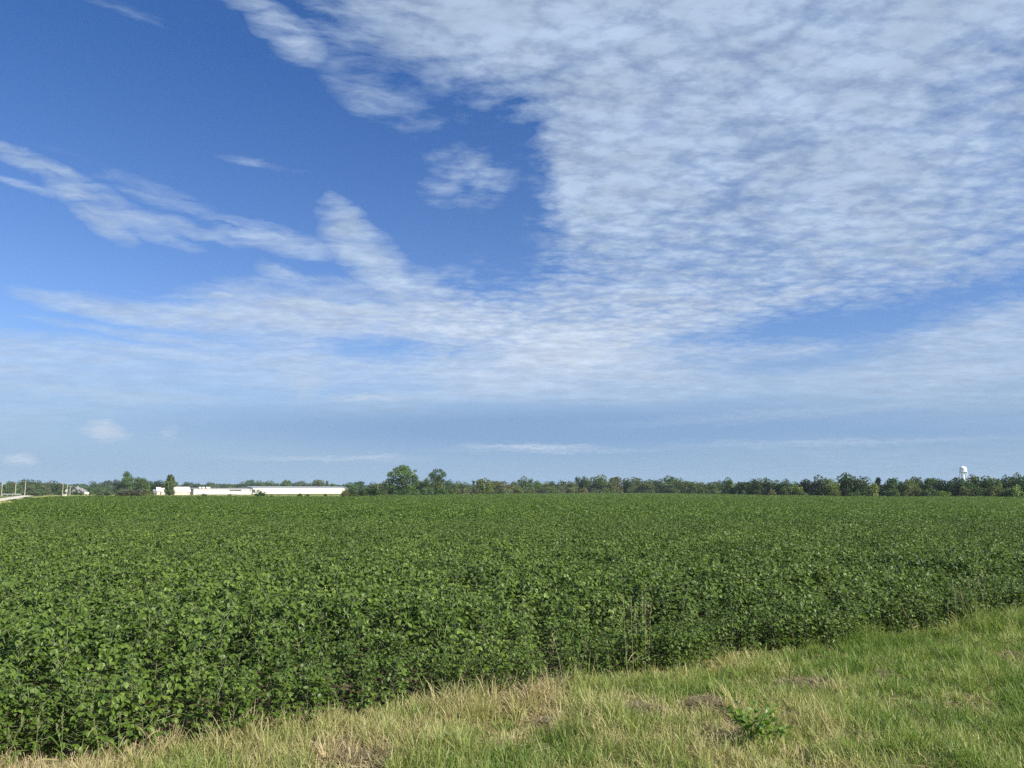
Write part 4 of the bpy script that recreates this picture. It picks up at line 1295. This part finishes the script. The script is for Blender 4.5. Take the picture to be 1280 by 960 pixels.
mast(997.5, 589, 860, 'thin dark radio mast standing behind the treeline', M_STEEL, .22)
mast(1243.5, 579, 1300, 'faint pale mast standing right of the water tower', M_MAST, .30)

# ---------------------------------------------------------------- single plants in the foreground
M_STALK = leafy('dry_stalk', [(0, (.34, .28, .17)), (1, (.50, .44, .30))], rough=.8, trans=.05, tcol=(1, 1, 1))
M_GSTALK = leafy('green_stalk', [(0, (.16, .20, .07)), (1, (.30, .32, .14))], rough=.7, trans=.1, tcol=(1, 1, 1))
M_WEED = leafy('weed_leaf', [(0, (.055, .11, .016)), (.6, (.135, .225, .032)), (1, (.25, .34, .055))], rough=.42, spec=.4, trans=.4)


def stalk(px0, py0, px1, py1, label, m, head=True, group='tall seed stalks at the edge of the field'):
    """slender seed stalk rooted where photo pixel 0 meets the ground, its tip at pixel 1"""
    x, y = ground_at(px0, py0); x, y = x * .93, y * .93; z = float(ground_z(np.array([x]), np.array([y]))[0])
    d = ray(px1, py1); tx, tz = d[0] / d[1] * y - x, CAM_H + d[2] / d[1] * y - z
    r = empty('grass_stalk', (x, y, z), label, 'grass stalk', group)
    j = random.uniform(-.03, .03); dy = random.uniform(-.06, .06)
    b = MB().tube([(0, 0, -.02), (tx * .2 + j, dy * .3, tz * .33), (tx * .55 + j, dy * .6, tz * .68), (tx, dy, tz)], [.0024, .0021, .0017, .0011], 5)
    b.build('stem', m, r)
    if head:
        h = MB()
        for k in range(16):
            f = .80 + .2 * k / 15; a = random.uniform(0, 6.283); q = random.uniform(.008, .03) * (1.1 - (k / 15) * .7)
            p = Vector((tx * f, dy * f, tz * f)); e = p + Vector((math.cos(a) * q, math.sin(a) * q, .03))
            h.tube([p, (p + e) / 2 + Vector((0, 0, .006)), e], [.0012, .0026, .0008], 4)
        h.build('seed_head', m, r)
    lf = Leaves()
    for k in range(random.randint(1, 3)):
        f = random.uniform(.12, .5)
        lf.leaf(np.array([tx * f * .7, dy * f, tz * f]), random.uniform(.12, .22), .008, random.uniform(0, 6.283), R(random.uniform(10, 60)), 0, random.random())
    me = lf.mesh('blade', (M_GRASS,)); link('blade', me, [], r)
    return r


ST = 'tall thin dry stalk in the clump at the field edge centre right'
for a in ((792, 832, 789, 748), (797, 828, 794, 757), (803, 826, 802, 742), (806, 828, 808, 748), (810, 826, 814, 756), (785, 836, 779, 745)):
    stalk(*a, ST, M_STALK)
for a in ((848, 806, 855, 770), (880, 802, 886, 756), (852, 808, 860, 730)):
    stalk(*a, 'thin pale stalk standing a little right of the central stalk clump', M_GSTALK)
stalk(706, 872, 690, 792, 'dark dry stalk leaning left over the crop edge', M_STALK)
stalk(712, 868, 735, 795, 'pale green stalk leaning right over the crop edge', M_GSTALK)
SR = 'slanting pale stalk in the leaning clump near the right border'
for a in ((1196, 784, 1190, 726), (1199, 780, 1196, 740), (1212, 778, 1204, 728), (1221, 776, 1208, 722), (1228, 774, 1214, 706), (1232, 772, 1222, 722), (1238, 768, 1228, 712), (1205, 782, 1198, 735),
          (1218, 780, 1200, 738), (1187, 787, 1182, 756), (1255, 764, 1248, 738)):
    stalk(*a, SR, M_STALK if random.random() < .6 else M_GSTALK)
stalk(1143, 786, 1131, 762, 'short pale stalk left of the leaning clump near the right border', M_STALK)
SL = 'pale green stalk standing before the crop in the bottom left corner'
for a in ((8, 952, 24, 902), (38, 948, 45, 900), (75, 944, 82, 888), (84, 940, 74, 906), (104, 935, 112, 882), (150, 928, 146, 896), (124, 938, 116, 902), (180, 926, 190, 893), (20, 955, 14, 912)):
    stalk(*a, SL, M_GSTALK)


def dead_clump(px, py, rad, hgt, label, n=420):
    x, y = ground_at(px, py, .05); z = float(ground_z(np.array([x]), np.array([y]))[0])
    b = MB(); 
    V, F, T = [], [], []
    for k in range(n):
        a, q = random.uniform(0, 6.283), rad * math.sqrt(random.random())
        c = np.array([q * math.cos(a), q * math.sin(a) * .9, hgt * max(0, 1 - (q / rad) ** 2) * random.uniform(.1, 1.0) + .005])
        dr = random.uniform(0, 6.283); ln = random.uniform(.05, .15); up = random.gauss(.0, .35)
        dv = np.array([math.cos(dr), math.sin(dr), up]) * ln / 2; w = np.array([-math.sin(dr), math.cos(dr), 0]) * random.uniform(.0015, .0035)
        m = c + np.array([0, 0, .012]); i = len(V)
        V += [c - dv - w, c - dv + w, m + w, m - w, c + dv + w * .4, c + dv - w * .4]; F += [(i, i + 1, i + 2, i + 3), (i + 3, i + 2, i + 4, i + 5)]; T += [random.random() ** 1.4] * 6
    me = mesh_np('dead_grass_clump', np.array(V), [np.array(F)], attrs={'tint': T}); o = link('dead_grass_clump', me, M_LITTER, None, (x, y, z))
    return tag(o, label, 'dead grass', 'dead grass clumps in the verge')


dead_clump(884, 886, .32, .16, 'dark brown dead grass mound, partly painted weed shadow, touching the broad leaved weed', 1100)  # brown litter here also stands in for the shadow beside the weed
dead_clump(1016, 857, .42, .08, 'flat pale mat of dead straw, the largest lying in the right verge', 1100)
dead_clump(1107, 846, .18, .09, 'small dark tuft of dead grass right of the largest straw mat', 260)
dead_clump(800, 893, .28, .09, 'low brown dead grass patch left of the dark mound', 420)
dead_clump(455, 948, .28, .05, 'brown dead grass patch at the bottom border left of centre', 700)
dead_clump(216, 908, .30, .08, 'brown dead weeds filling the bare notch in the crop edge', 520)
dead_clump(1266, 818, .26, .10, 'dark dead clump by the right border in the grass', 420)
dead_clump(690, 900, .18, .06, 'faint brown dead patch in the middle of the verge', 300)

# the broad-leaved weed in the right foreground
wx, wy = ground_at(944, 921, .15); wz = float(ground_z(np.array([wx]), np.array([wy]))[0])
wd_ = empty('broadleaf_weed', (wx, wy, wz + .02), 'leafy broad leaved weed growing in the grass at bottom right', 'weed')
for k in range(18):
    a = k * 2.399; ln = random.uniform(.20, .38); up = R(random.uniform(22, 70))
    e = Vector((math.cos(a) * math.cos(up) * ln, math.sin(a) * math.cos(up) * ln, math.sin(up) * ln))
    st_o = MB().tube([(0, 0, -.02), e * .5 + Vector((0, 0, .02)), e], [.005, .004, .002], 6).build('stem', M_PET, wd_)
    lf = Leaves()
    for q in range(9):
        f = .35 + .65 * q / 8; p = np.array(e) * f + np.array([0, 0, .02 * (1 - f)])
        lf.leaf(p, random.uniform(.06, .105), random.uniform(.032, .05), a - PI / 2 + q * 2.4 + random.gauss(0, .4), R(random.gauss(8, 24)), random.gauss(0, .35), random.random())
    link('foliage', lf.mesh('foliage', (M_WEED,)), [], wd_)

# ---------------------------------------------------------------- the air
hz = MB().box((0, 0, 25.5), (5200, 5200, 53)).build('haze', None)
hm = bpy.data.materials.new('haze'); hm.use_nodes = True
H = NT(hm.node_tree)
pv = H.new('ShaderNodeVolumePrincipled')
pv.inputs['Color'].default_value = (.72, .84, 1.0, 1)
pv.inputs['Density'].default_value = 0.00011
pv.inputs['Anisotropy'].default_value = 0.1
ho = H.new('ShaderNodeOutputMaterial')
H.t.links.new(pv.outputs[0], ho.inputs['Volume'])
hz.data.materials.clear(); hz.data.materials.append(hm)
hz.display_type = 'WIRE'
tag(hz, 'thin blue summer haze over the fields', 'haze', kind='stuff')
